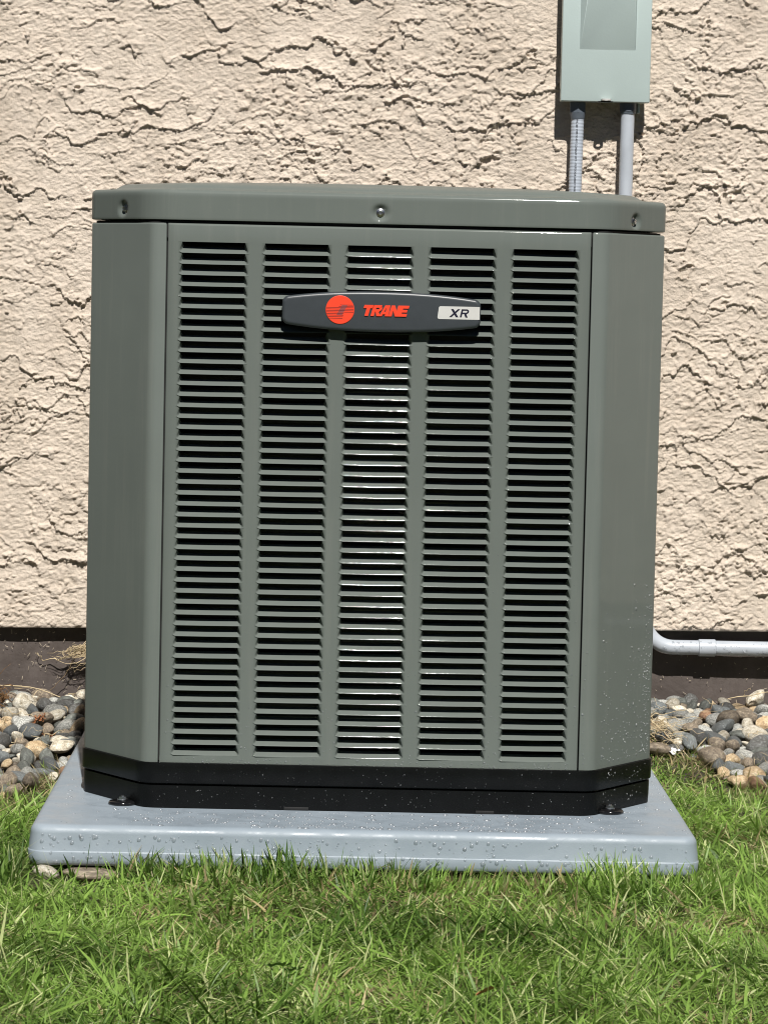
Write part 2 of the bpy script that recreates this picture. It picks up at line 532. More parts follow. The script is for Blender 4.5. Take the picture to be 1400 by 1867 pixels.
def foundation():
    X = np.linspace(WX0 + .03, WX1, 401); Z = np.linspace(-.4, .2, 41)
    x, z = np.meshgrid(X, Z, indexing='ij')
    y = (YF - YW) - .006 * (fbm(x * 9, z * 14, 500, 4) - .5)
    V = np.column_stack([x.ravel(), y.ravel(), z.ravel()])
    nz = len(Z); i, j = np.meshgrid(np.arange(400), np.arange(40), indexing='ij'); a = (i * nz + j).ravel()
    obj('foundation', mesh_np('foundation', V, np.column_stack([a, a + nz, a + nz + 1, a + 1])), MAT['found'], hw)
    a, b, d = WX0, WX1, 5.0
    V = [(a, .002, .05), (a, d, .05), (a, d, 2.82), (a, .002, 2.82), (b, .002, .05), (b, d, .05), (b, d, 2.82), (b, .002, 2.82)]
    obj('side_wall', mesh_py('side_wall', V, [(0, 1, 2, 3), (4, 5, 6, 7), (1, 5, 6, 2)]), MAT['stucco'], hw)
    obj('roof_slab', mesh_py('roof_slab', [V[3], V[7], V[6], V[2]], [(0, 1, 2, 3)]), MAT['boxside'], hw)
    obj('foundation', mesh_py('foundation', [(a + .03, .03, -.4), (a + .03, d, -.4), (a + .03, d, .2), (a + .03, .03, .2)], [(0, 1, 2, 3)]), MAT['found'], hw)
foundation()

# ------------------------------------------------------------------ equipment pad
PX, PY0, PY1, PZ1, PZ0 = .5255, -.178, 1.02, -.0745, -.1375
PC = -.006             # the pad lies a little to the left of the unit
def pad_z(x): return PZ1
def make_pad():
    pad = tag(empty('equipment_pad', (0, 0, 0)), 'wet blue grey plastic equipment pad lying on the grass', 'pad')
    out = round_poly([(-PX + PC, PY0), (PX + PC, PY0), (PX + PC, PY1), (-PX + PC, PY1)], [.028] * 4, 8)
    out = resample(out, .02)
    r = .013
    prof = [(-.03, PZ0), (-.006, PZ0), (-.001, PZ0 + .004), (.0, PZ0 + .010), (.001, PZ0 + .0215), (.0007, PZ0 + .0222), (-.0002, PZ0 + .0227), (-.0004, PZ0 + .0234), (-.0010, PZ0 + .034), (-.003, PZ1 - r - .002)]
    for k in range(7):
        a = k / 6 * math.pi / 2
        prof.append((-.003 - r + r * math.cos(a), PZ1 - r + r * math.sin(a)))
    prof.append((-.020, PZ1 + .0002))
    V, F = sweep_profile(out, prof)
    n = len(out); F = list(F)
    F.append(tuple(range((len(prof) - 1) * n, len(prof) * n)))
    F.append(tuple(range(n))[::-1])
    me = mesh_py('slab', V, F, True)
    sharp_by_angle(me, 50)
    obj('slab', me, MAT['pad'], pad)
    return pad
pad = make_pad()

# ------------------------------------------------------------------ air conditioner
ac = tag(empty('air_conditioner', (0, 0.43, PZ1)), 'olive grey louvered outdoor air conditioner unit on the wet pad', 'air conditioner')
AC0 = Vector((0, 0.43, PZ1))
def acobj(name, me, mat, parent=None, sub=None):
    """mesh given in world coordinates; part of the unit"""
    o = bpy.data.objects.new(name, me)
    if mat is not None and len(me.materials) == 0: me.materials.append(mat)
    link(o, parent or ac)
    if parent is None: o.location = -AC0
    return o

HW, DEP, CX, CY = .470, .86, .362, .146
def outline(off=0.0, r1=.045, r2=.016, step=None):
    h = HW + off
    pts = [(-CX, -off), (CX, -off), (h, CY), (h, DEP - CY), (CX, DEP + off), (-CX, DEP + off), (-h, DEP - CY), (-h, CY)]
    p = round_poly(pts, [r1, r1, r2, r2, r1, r1, r2, r2], 8)
    return resample(p, step) if step else p
SEAM = .3385
ZT = .8680

# --- front panel with its cut-outs
LW, LB, LT = .1130, .1100, .1005            # cell width, opening at the fold, opening at the cut
COLX = [-.2644, -.1322, 0, .1322, .2644]
ROW0, ROWP, NROW = .0172, .8085 / 46, 47
def front_panel():
    xs = [-SEAM + .0012, -SEAM + .003]
    for c in COLX: xs += [c - LW / 2, c + LW / 2]
    xs += [SEAM - .003, SEAM - .0012]
    zbot = ROW0 - .0045; ztop = ROW0 + 46 * ROWP - .0045 + ROWP
    zs = [(.0005, .0), (zbot, 0), (ztop, 0), (ZT - .0035, 0), (ZT - .0022, .0004), (ZT - .001, .0013), (ZT - .0003, .0025), (ZT, .004)]
    V = []; F = []
    nz = len(zs)
    for xi, x in enumerate(xs):
        for (z, y) in zs:
            yy = y + (.0022 if xi in (0, len(xs) - 1) else 0)
            V.append((x, yy, z))
    for i in range(len(xs) - 1):
        hole = i in (2, 4, 6, 8, 10) if False else (2 <= i <= 10 and i % 2 == 0)
        for j in range(nz - 1):
            if hole and j == 1: continue
            a = i * nz + j
            F.append((a, a + nz, a + nz + 1, a + 1))
    # returns folded back
    k = len(V); L = len(xs)
    for xi in (0, L - 1):
        b = len(V)
        V += [(xs[xi], .03, .0005), (xs[xi], .03, ZT)]
        F.append((xi * nz, xi * nz + nz - 1, b + 1, b) if xi == 0 else (xi * nz + nz - 1, xi * nz, b, b + 1))
    me = mesh_py('front_panel', V, F)
    sharp_by_angle(me, 60)
    return acobj('front_panel', me, MAT['paint'])
fp = front_panel()

def louver_mesh():
    TW = .0298          # blade shape skewed to move the sun glint onto the centre column
    # centre profile (y inwards, z) and end profile (in the sheet's own plane)
    prof = [(0, -.0045), (0, -.0041), (.0004, -.0035), (.0011, -.0029), (.0022, -.0022), (.0045, -.0009), (.0070, .0005), (.0095, .0019), (.0125, .0035), (.0160, .0054)]
    n = len(prof)
    zend = [-.0045, -.0035, -.0025, -.0012, .0002, .0020, .0042, .0070, .0100, .01305]
    def xb(z):     # half opening at height z
        t = max(0, min(1, (z + .001) / (.01305 + .001)))
        s = LB / 2 + (LT / 2 - LB / 2) * t
        if z < -.001: s -= .0022 * ((-.001 - z) / .0035) ** 2
        return s
    offs = [0, .0003, .0007, .0012, .0018, .0026, .0036, .0048, .0064]
    def s_of(d):
        t = min(1, d / .0036); return 1 - (1 - t) ** 2.2
    colsL = []
    colsL.append([(-LW / 2, 0.0, zend[v]) for v in range(n)])
    for d in offs:
        c = []
        for v in range(n):
            s = s_of(d); y, z = prof[v]
            x = -(xb(zend[v])) + d; c.append((x, y * s + TW * x * s, zend[v] * (1 - s) + z * s))
        colsL.append(c)
    cols = colsL[:]
    for c, d in zip(colsL[::-1], offs[::-1] + [0]):
        ss = s_of(d); cols.append([(-x, y - 2 * TW * x * ss, z) for (x, y, z) in c])
    mid = [(0.0, y + .0002 * (v > 6), z - .0002) for v, (y, z) in enumerate(prof)]
    cols.insert(len(colsL), mid)
    V = [p for c in cols for p in c]; F = []
    for i in range(len(cols) - 1):
        for v in range(n - 1):
            a = i * n + v
            F.append((a, a + n, a + n + 1, a + 1))
    me = mesh_py('louver', V, F, True)
    return me
lm = louver_mesh(); lm.materials.append(MAT['paint'])
for c in COLX:
    for rw in range(NROW):
        o = bpy.data.objects.new('louver', lm)
        link(o, fp)
        o.location = (c, 0, ROW0 + rw * ROWP)
        o.rotation_euler = (random.gauss(0, .012), 0, random.gauss(0, .0026))

# --- corner panels (bend, chamfer, bend) and plain sides
def corner(sgn):
    pts = [(-SEAM - .0012, .02), (-SEAM - .0012, 0.0), (-CX, 0), (-HW, CY), (-HW, .26)]
    path = round_poly(pts, [0, .0015, .042, .016, 0], 10, closed=False)
    path = resample(path, .03, closed=False)
    # path runs from the seam to the side
    prof = [(0, .0006), (0, ZT - .003), (-.0006, ZT - .0015), (-.0018, ZT - .0005), (-.0035, ZT)]
    path = path[::-1]
    V, F = sweep_profile(path, prof, closed=False)
    if sgn > 0:
        V = V * np.array([-1, 1, 1]); F = [f[::-1] for f in F]
    me = mesh_py('corner_panel', V, F, True); sharp_by_angle(me, 40)
    return acobj('corner_panel', me, MAT['paint'])
for s in (-1, 1):
    o = corner(s)
    o['label'] = 'chamfered left corner panel' if s < 0 else 'chamfered right corner panel beaded with water drops'
def rear():
    V = []; F = []
    pts = [(-HW, .263), (-HW, DEP - CY), (-CX, DEP), (CX, DEP), (HW, DEP - CY), (HW, .263)]
    for (a, b, nm) in ((0, 1, 'side_panel'), (4, 5, 'side_panel'), (1, 2, 'corner_panel'), (3, 4, 'corner_panel'), (2, 3, 'rear_panel')):
        A, B = pts[a], pts[b]
        me = mesh_py(nm, [(*A, .0006), (*B, .0006), (*B, ZT), (*A, ZT)], [(0, 1, 2, 3)])
        acobj(nm, me, MAT['paint'])
rear()
# --- coil and dark liner behind the louvers
def coil():
    mb = MB()
    mb.add([(-.33, .07, .0), (.33, .07, .0), (.33, .07, .86), (-.33, .07, .86)], [(0, 1, 2, 3)])
    for k in range(34):
        z = .02 + k * .0254
        V, F = tube([(-.33, .062, z), (.33, .062, z)], .005, 8)
        mb.add(V, F)
    acobj('coil', mb.mesh('coil'), MAT['coil'])
    V = [(-SEAM - .012, .012, .002), (-SEAM + .014, .012, .002), (-SEAM + .014, .012, ZT - .006), (-SEAM - .012, .012, ZT - .006)]
    for s in (1, -1):
        acobj('corner_post', mesh_py('corner_post', [(x * s, y, z) for x, y, z in V] + [(-.33 * s, .075, .002), (-.33 * s, .075, ZT - .006)], [(0, 1, 2, 3), (1, 4, 5, 2)]), MAT['inner'])
coil()

# --- lid
SCREWS = []
def lid():
    path = outline(-.0005, .085, .035, step=.0045)
    N = np.array(path_normals(path)); P = np.array(path); n = len(path)
    prof = [(-.010, .8740), (-.001, .8732), (.0014, .8737), (.0018, .8752)]
    for z in np.arange(.8777, .9135, .0026): prof.append((.0018, float(z)))
    for k in range(1, 7):
        a = k / 6 * math.radians(80); r = .0085
        prof.append((.0018 - r + r * math.cos(a), .9135 + r * math.sin(a)))
    prof += [(-.016, .9224), (-.028, .9232), (-.035, .9244), (-.040, .9272), (-.045, .9304), (-.053, .9328), (-.070, .9342)]
    rows = []
    for (o, z) in prof:
        if o > -.015: q = P + N * o
        else: q = np.array([0, DEP / 2]) + (P - np.array([0, DEP / 2])) * np.array([1 + o / HW, 1 + o / (DEP / 2)])
        rows.append(np.column_stack([q, np.full(n, z)]))
    # crown: octagon flows into the round fan opening
    last = rows[-1]
    c = np.array([0, DEP / 2]); d = last[:, :2] - c; ang = np.arctan2(d[:, 1], d[:, 0])
    circ = np.column_stack([c[0] + .335 * np.cos(ang), c[1] + .335 * np.sin(ang)])
    for t, dz in ((.2, .0016), (.45, .0032), (.7, .0043), (.9, .0046), (.98, .0036), (1.0, .000), (1.0, -.028)):
        q = last[:, :2] * (1 - t) + circ * t
        rows.append(np.column_stack([q, np.full(n, .9342 + dz)]))
    # dimples for the screws
    dim = [(0.0, .8917), (-.4145, .8905), (.4145, .8880)]
    rows = np.array(rows)
    for (dx, dz) in dim:
        cand = [i for i in range(n) if P[i, 1] < .2]
        i0 = min(cand, key=lambda i: abs(P[i, 0] - dx))
        p0 = P[i0] + N[i0] * .0018
        p0[0] = p0[0]
        SCREWS.append((p0[0], p0[1], dz, N[i0, 0], N[i0, 1]))
        for j in range(4, 20):
            D = rows[j] - np.array([p0[0], p0[1], dz])
            dist = np.sqrt((D ** 2).sum(1))
            t = np.clip(dist / .0155, 0, 1)
            dep = .0078 * (1 - sstep(.25, 1.0, t))
            rows[j][:, :2] -= N[i0] * dep[:, None]
    V = rows.reshape(-1, 3); F = []
    for j in range(len(rows) - 1):
        for i in range(n):
            a = j * n + i; b = j * n + (i + 1) % n
            F.append((a, b, b + n, a + n))
    me = mesh_py('lid', V, F, True); sharp_by_angle(me, 60)
    return acobj('lid', me, MAT['paint'])
ld = lid()
def screws():
    # hex head with washer flange and cupped top, axis -Y
    bm = bmesh.new()
    def ring(r, y, n, ph=0): return [bm.verts.new((r * math.cos(2 * math.pi * k / n + ph), y, r * math.sin(2 * math.pi * k / n + ph))) for k in range(n)]
    def bridge(a, b):
        n = len(a)
        for k in range(n): bm.faces.new((a[k], a[(k + 1) % n], b[(k + 1) % n], b[k]))
    n = 24
    f0 = ring(.0068, 0, n); f1 = ring(.0068, -.0010, n); f2 = ring(.0048, -.0016, n)
    def hexr(r, y):
        out = []
        for k in range(n):
            a = 2 * math.pi * k / n; rr = r / math.cos(((a + math.pi / 6) % (math.pi / 3)) - math.pi / 6)
            out.append(bm.verts.new((rr * math.cos(a), y, rr * math.sin(a))))
        return out
    h0 = hexr(.0040, -.0017); h1 = hexr(.0040, -.0048); h2 = ring(.0034, -.0053, n); c1 = ring(.0026, -.0053, n); c2 = ring(.0018, -.0046, n)
    for a, b in ((f0, f1), (f1, f2), (f2, h0), (h0, h1), (h1, h2), (h2, c1), (c1, c2)): bridge(a, b)
    bm.faces.new(c2)
    me = bm_mesh('screw', bm, 30); me.materials.append(MAT['steel'])
    for (x, y, z, nx, ny) in SCREWS:
        o = bpy.data.objects.new('screw', me); link(o, ld)
        o.location = (x - nx * .0066, y - ny * .0066, z)
        o.rotation_euler = (0, 0, math.atan2(nx, -ny))
screws()
def lid_gap_blocker():  # dark plate added to block the leak of light under the lid
    p = outline(-.007); V = [(x, y, .871) for x, y in p] + [(x, y, .845) for x, y in p]; n = len(p)
    F = [tuple(range(n))] + [(i, i + n, (i + 1) % n + n, (i + 1) % n) for i in range(n)]
    acobj('lid_gap_blocker', mesh_py('lid_gap_blocker', V, F), MAT['inner'])
lid_gap_blocker()
def guard():
    mb = MB(); c = Vector((0, DEP / 2, .925))
    for k in range(12):
        r = .04 + k * .026
        V, F = tube([c + Vector((r * math.cos(a), r * math.sin(a), 0)) for a in np.linspace(0, 2 * math.pi, 49)], .0017, 5, cap=False); mb.add(V, F)
    for k in range(4):
        a = k * math.pi / 2 + .4
        V, F = tube([c + Vector((.03 * math.cos(a), .03 * math.sin(a), -.004)), c + Vector((.334 * math.cos(a), .334 * math.sin(a), -.004))], .0025, 5); mb.add(V, F)
    acobj('fan_guard', mb.mesh('fan_guard'), MAT['black'])
    mb = MB(); mb.add([(c.x + .34 * math.cos(a), c.y + .34 * math.sin(a), .75) for a in np.linspace(0, 2 * math.pi, 40)[:-1]], [tuple(range(39))])
    acobj('fan_deck', mb.mesh('fan_deck'), MAT['inner'])
guard()

# --- base pan
def base_pan():
    def ol(off): return resample(outline(off, .040, .022), .02)
    bp_ = outline(.0, .040, .024, step=.015)
    prof = [(-.02, .0004), (.0012, .0004), (.0032, -.0006), (.0034, -.004), (.0030, -.0320), (.0010, -.0340), (-.0030, -.0346), (-.0046, -.0352), (-.0048, -.0362),
            (.0004, -.0372), (.0002, -.0600), (-.0006, PZ1 + .001), (-.03, PZ1 + .001)]
    V, F = sweep_profile(bp_, prof)
    me = mesh_py('base_pan', V, F, True); sharp_by_angle(me, 45)
    o = acobj('base_pan', me, MAT['black'])
    # small notches along the lower edge read as dark slots: thin proud ribs beside them
    for (x, wd) in ((-.115, .04), (.19, .03)):
        bm = bmesh.new(); box_bm(bm, x - wd / 2, x + wd / 2, -.0005, .008, PZ1 + .0005, PZ1 + .006, .001)
        acobj('drain_slot', bm_mesh('drain_slot', bm), MAT['inner'], o)
    return o
bp = base_pan()
def foot(x, y):
    f = MB()
    ring = []
    prof = [(.0, -.0738), (.0225, -.0738), (.0235, -.0715), (.021, -.0685), (.013, -.0672), (.0, -.0668)]
    V = []; F = []; n = 24
    for (r, z) in prof:
        for k in range(n):
            a = 2 * math.pi * k / n; V.append((x + r * math.cos(a), y + r * .95 * math.sin(a), z))
    for j in range(len(prof) - 1):
        for k in range(n): F.append((j * n + k, j * n + (k + 1) % n, (j + 1) * n + (k + 1) % n, (j + 1) * n + k))
    f.add(V, F)
    o = acobj('mounting_foot', f.mesh('mounting_foot'), MAT['black_wet'])
    bm = bmesh.new()
    bmesh.ops.create_cone(bm, cap_ends=True, segments=18, radius1=.0085, radius2=.0085, depth=.0016, matrix=Matrix.Translation((x, y, -.0660)))
    bmesh.ops.create_cone(bm, cap_ends=True, segments=6, radius1=.0068, radius2=.0064, depth=.004, matrix=Matrix.Translation((x, y, -.0635)))
    bmesh.ops.create_cone(bm, cap_ends=True, segments=10, radius1=.0034, radius2=.003, depth=.002, matrix=Matrix.Translation((x, y, -.0607)))
    acobj('bolt', bm_mesh('bolt', bm, 30), MAT['steel'], o)
MAT['black_wet'] = m_simple('wet black rubber', (.008, .008, .009), .12, var=.2)
foot(-.3972, .030); foot(.3952, .036)

# --- badge
BC = Vector((.0048, -.004, .7340))
def badge():
    # outline: gently bowed top and bottom, rounded ends
    hw_, hm, he = .1582, .0322, .0215
    top = []
    for k in range(25):
        x = -hw_ + .006 + (2 * hw_ - .012) * k / 24
        top.append((x, he + (hm - he) * (1 - abs(x / hw_) ** 2.3)))
    pts = [(-hw_, -.012), ] + []
    pts = [(x, -z) for x, z in top]                 # along the bottom, left to right
    pts += [(hw_, -he + .006), (hw_, he - .006)]
    pts += top[::-1]
    pts += [(-hw_, he - .006), (-hw_, -he + .006)]
    rad = []
    for (x, z) in pts: rad.append(.010 if abs(x) > hw_ - .0065 else 0)
    out = round_poly(pts, rad, 6)
    prof = [(0, .003), (.0, -.0085), (-.0006, -.0105), (-.0022, -.0122), (-.0042, -.0130), (-.006, -.0131)]
    N = np.array(path_normals(out)); P = np.array(out); n = len(out)
    V = []; F = []
    for (o, y) in prof:
        Q = P + N * o
        for q in Q: V.append((BC.x + q[0], BC.y + y, BC.z + q[1]))
    for j in range(len(prof) - 1):
        for i in range(n): F.append((j * n + i, j * n + (i + 1) % n, (j + 1) * n + (i + 1) % n, (j + 1) * n + i))
    F.append(tuple((len(prof) - 1) * n + i for i in range(n)))
    me = mesh_py('badge', V, F, True); sharp_by_angle(me, 40)
    return acobj('badge', me, MAT['badge'])
bd = badge()
BY = BC.y - .0131           # badge face
def prism(bm, pts, y0, y1):
    """pts (x,z) counter-clockwise seen from the front; y0 back, y1 front"""
    f = [bm.verts.new((x, y1, z)) for x, z in pts]; b = [bm.verts.new((x, y0, z)) for x, z in pts]
    bm.faces.new(f)
    n = len(pts)
    for i in range(n): bm.faces.new((f[i], b[i], b[(i + 1) % n], f[(i + 1) % n]))
def emblem():
    cx, cz, r = -.0612, .7360, .0228
    bm = bmesh.new(); n = 56
    pr = [(r, 0), (r, -.0009), (r - .0006, -.0013)]
    rings = [[bm.verts.new((cx + q * math.cos(2 * math.pi * k / n), BY + .0002 + y, cz + q * math.sin(2 * math.pi * k / n))) for k in range(n)] for q, y in pr]
    for a, b in zip(rings[:-1], rings[1:]):
        for k in range(n): bm.faces.new((a[k], b[k], b[(k + 1) % n], a[(k + 1) % n]))
    bm.faces.new(rings[-1])
    # the dark ruled lines: upper ones start right of centre, lower ones end left of it
    lines = []
    zs = [(.0078, .0, 1), (.0054, -.002, 1), (.0036, -1, 1), (.0012, -1, 1), (-.0012, -1, 1), (-.0036, -1, 1), (-.0062, -1, .18), (-.0086, -1, .15), (-.0110, -1, .12), (-.0136, -1, .10)]
    nf = len(bm.faces)
    for z, a, b in zs:
        h = math.sqrt(max(0, (r - .0008) ** 2 - z * z))
        x0 = -h if a == -1 else a; x1 = h if b == 1 else b * r + .002
        prism(bm, [(cx + x0, cz + z - .00035), (cx + x1, cz + z - .00035), (cx + x1, cz + z + .00035), (cx + x0, cz + z + .00035)], BY - .0006, BY - .00125)
    # slanted central bar
    for z in (.0066, .0045, .0024, 0, -.0024, -.0050, -.0074):
        dx = z * .55
        prism(bm, [(cx - .0012 + dx, cz + z - .0007), (cx + .0075 + dx, cz + z - .0007), (cx + .0078 + dx, cz + z + .0007), (cx - .0008 + dx, cz + z + .0007)], BY - .0006, BY - .0013)
    me = bpy.data.meshes.new('emblem')
    for i, f in enumerate(bm.faces):
        f.material_index = 0 if i < nf else 1
    bm.faces.ensure_lookup_table()
    for i in range(nf, len(bm.faces)):
        bm.faces[i].material_index = 1 if i < nf + 10 * 5 else 2
    bmesh.ops.recalc_face_normals(bm, faces=bm.faces)
    bm.to_mesh(me); bm.free()
    for k in ('red', 'redline', 'badgeline'): me.materials.append(MAT[k])
    o = acobj('emblem', me, None, bd)
    o['label'] = 'round orange red emblem ruled with dark lines'
MAT['badgeline'] = m_simple('muted mauve line', (.30, .07, .07), .5)
emblem()
def letter(strokes, x0, z0, wd, ht, shear, mat, depth, lab):
    """strokes: convex polygons in a unit box, each a hair higher than the last"""
    bm = bmesh.new()
    for i, st in enumerate(strokes):
        pts = [(x0 + u * wd + shear * v * ht, z0 + v * ht) for u, v in st]
        a = sum(pts[k][0] * pts[(k + 1) % len(pts)][1] - pts[(k + 1) % len(pts)][0] * pts[k][1] for k in range(len(pts)))
        if a < 0: pts = pts[::-1]
        prism(bm, pts, BY + .0003 - (.001 if mat is MAT['navy'] else 0), BY - depth - i * .00004)
    bmesh.ops.recalc_face_normals(bm, faces=bm.faces)
    me = bpy.data.meshes.new('letter'); bm.to_mesh(me); bm.free()
    o = acobj('letter', me, mat, bd); o['label'] = lab
def rect(a, b, c, d): return [(a, b), (c, b), (c, d), (a, d)]
T_ = [rect(0, .70, 1, 1), rect(.32, 0, .70, .71)]
R_ = [rect(0, 0, .36, 1), rect(.3, .76, .82, 1), [(.80, .76), (1, .84), (1, .56), (.80, .46), (.70, .62), (.70, .8)], [(.80, .76), (.96, .92), (.86, 1), (.7, 1)], rect(.3, .40, .82, .62), [(.40, .42), (.72, .42), (1.02, 0), (.62, 0)]]
A_ = [[(0, 0), (.30, 0), (.66, 1), (.42, 1)], [(.62, 0), (1, 0), (.94, 1), (.58, 1)], rect(.26, .18, .78, .40)]
N_ = [rect(0, 0, .32, 1), rect(.68, 0, 1, 1), [(.0, 1), (.36, 1), (1, 0), (.66, 0)]]
E_ = [rect(0, 0, .36, 1), rect(.3, .74, 1, 1), rect(.3, .38, .92, .62), rect(.3, 0, 1, .26)]
lx, lz, lh = -.0272, .7272, .0175
wds = [.0152, .0150, .0150, .0155, .0136]; xx = lx
for g, wd, ch in zip((T_, R_, A_, N_, E_), wds, 'TRANE'):
    if ch == 'A': letter(g, xx - .0008, lz, wd, lh, .22, MAT['red'], .0014, 'orange red letter A')
    else: letter(g, xx, lz, wd, lh, .28, MAT['red'], .0014, 'orange red letter ' + ch)
    xx += wd - .0007
def plate():
    x0, x1, z0, z1 = .0937, .1612, .7248, .7452
    pts = round_poly([(x0, z0), (x1, z0), (x1, z1), (x0 + .0025, z1)], [.003, .0004, .0004, .003], 5)
    bm = bmesh.new(); prism(bm, pts, BY + .0004, BY - .0005)
    me = bm_mesh('model_plate', bm, 30)
    acobj('model_plate', me, MAT['plate'], bd)
    X_ = [[(0, 0), (.26, 0), (1, 1), (.74, 1)], [(.0, 1), (.27, 1), (1, 0), (.73, 0)]]
    R2 = [rect(0, 0, .23, 1), rect(.2, .83, .76, 1), [(.74, 1), (.9, .92), (1, .8), (1, .62), (.9, .48), (.74, .42), (.72, .58), (.78, .66), (.78, .77), (.72, .84)], rect(.2, .42, .76, .59), [(.46, .44), (.72, .44), (1.0, 0), (.72, 0)]]
    letter(X_, .1125, .7283, .0148, .0128, .22, MAT['navy'], .0008, 'navy letter X')
    letter(R2, .1295, .7283, .0125, .0128, .22, MAT['navy'], .0008, 'navy letter R')
plate()

# ------------------------------------------------------------------ disconnect box on the wall
YB = 1.234
db = tag(empty('disconnect_box', (.457, YW, 1.147)), 'pale grey green electrical disconnect box on the stucco wall', 'electrical box')
DB0 = Vector((.457, YW, 1.147))
def dbobj(name, me, mat):
    o = obj(name, me, mat, db); o.location = -DB0; return o
def dbox():
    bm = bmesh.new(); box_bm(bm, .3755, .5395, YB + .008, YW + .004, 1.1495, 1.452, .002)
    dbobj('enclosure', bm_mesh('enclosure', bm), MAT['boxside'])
    bm = bmesh.new(); box_bm(bm, .3690, .5462, YB, YB + .030, 1.1470, 1.458, .0022, 3)
    dbobj('cover', bm_mesh('cover', bm), MAT['boxgrey'])
    # wedge-shaped bulge growing outwards towards the top
    x0, x1, z0, z1 = .4035, .5160, 1.2480, 1.40
    d = .021
    V = [(x0, YB + .001, z0), (x1, YB + .001, z0), (x1, YB + .001, z1 + .02), (x0, YB + .001, z1 + .02),
         (x0 + .002, YB - .0008, z0 + .003), (x1 - .002, YB - .0008, z0 + .003), (x1 - .006, YB - d, z1), (x0 + .019, YB - d, z1)]
    bm = bmesh.new(); vs = [bm.verts.new(v) for v in V]
    for f in ((0, 1, 5, 4), (4, 5, 6, 7), (0, 4, 7, 3), (1, 2, 6, 5), (7, 6, 2, 3)): bm.faces.new([vs[i] for i in f])
    bmesh.ops.bevel(bm, geom=[e for e in bm.edges if len(e.link_faces) == 2], offset=.0006, segments=2, affect='EDGES')
    dbobj('cover_bulge', bm_mesh('cover_bulge', bm, 40), MAT['boxgrey'])
    # padlock hasp: flat tab with a hole sticking out at the bottom
    bm = bmesh.new(); n = 24
    cx, cy = .4590, YB - .011; ro, ri = .0095, .0048
    outer = []
    for k in range(n + 1):
        a = math.pi + math.pi * k / n
        outer.append((cx + ro * math.cos(a), cy + ro * math.sin(a)))
    outer = [(cx - ro, YB + .004)] + outer + [(cx + ro, YB + .004)]
    m = len(outer)
    inner = []
    for (x, y) in outer:
        a = math.atan2(y - cy, x - cx); inner.append((cx + ri * math.cos(a), cy + ri * math.sin(a)))
    rows = []
    for z in (1.1492, 1.1525):
        rows.append(([bm.verts.new((x, y, z)) for x, y in outer], [bm.verts.new((x, y, z)) for x, y in inner]))
    for k in range(m):
        k2 = (k + 1) % m
        for (o, i) in rows: bm.faces.new((o[k], o[k2], i[k2], i[k]))
        bm.faces.new((rows[0][0][k], rows[0][0][k2], rows[1][0][k2], rows[1][0][k]))
        bm.faces.new((rows[0][1][k], rows[0][1][k2], rows[1][1][k2], rows[1][1][k]))
    dbobj('hasp', bm_mesh('hasp', bm), MAT['plate'])
    # notch plate over the hasp
    bm = bmesh.new(); box_bm(bm, .4440, .4735, YB - .0008, YB + .004, 1.1464, 1.1488, .0006)
    dbobj('hasp_slot', bm_mesh('hasp_slot', bm), MAT['inner'])
    bm = bmesh.new(); box_bm(bm, .5255, .5300, YW - .035, YW + .003, 1.128, 1.1495, .0008)
    dbobj('mounting_flange', bm_mesh('mounting_flange', bm), MAT['boxgrey'])
dbox()

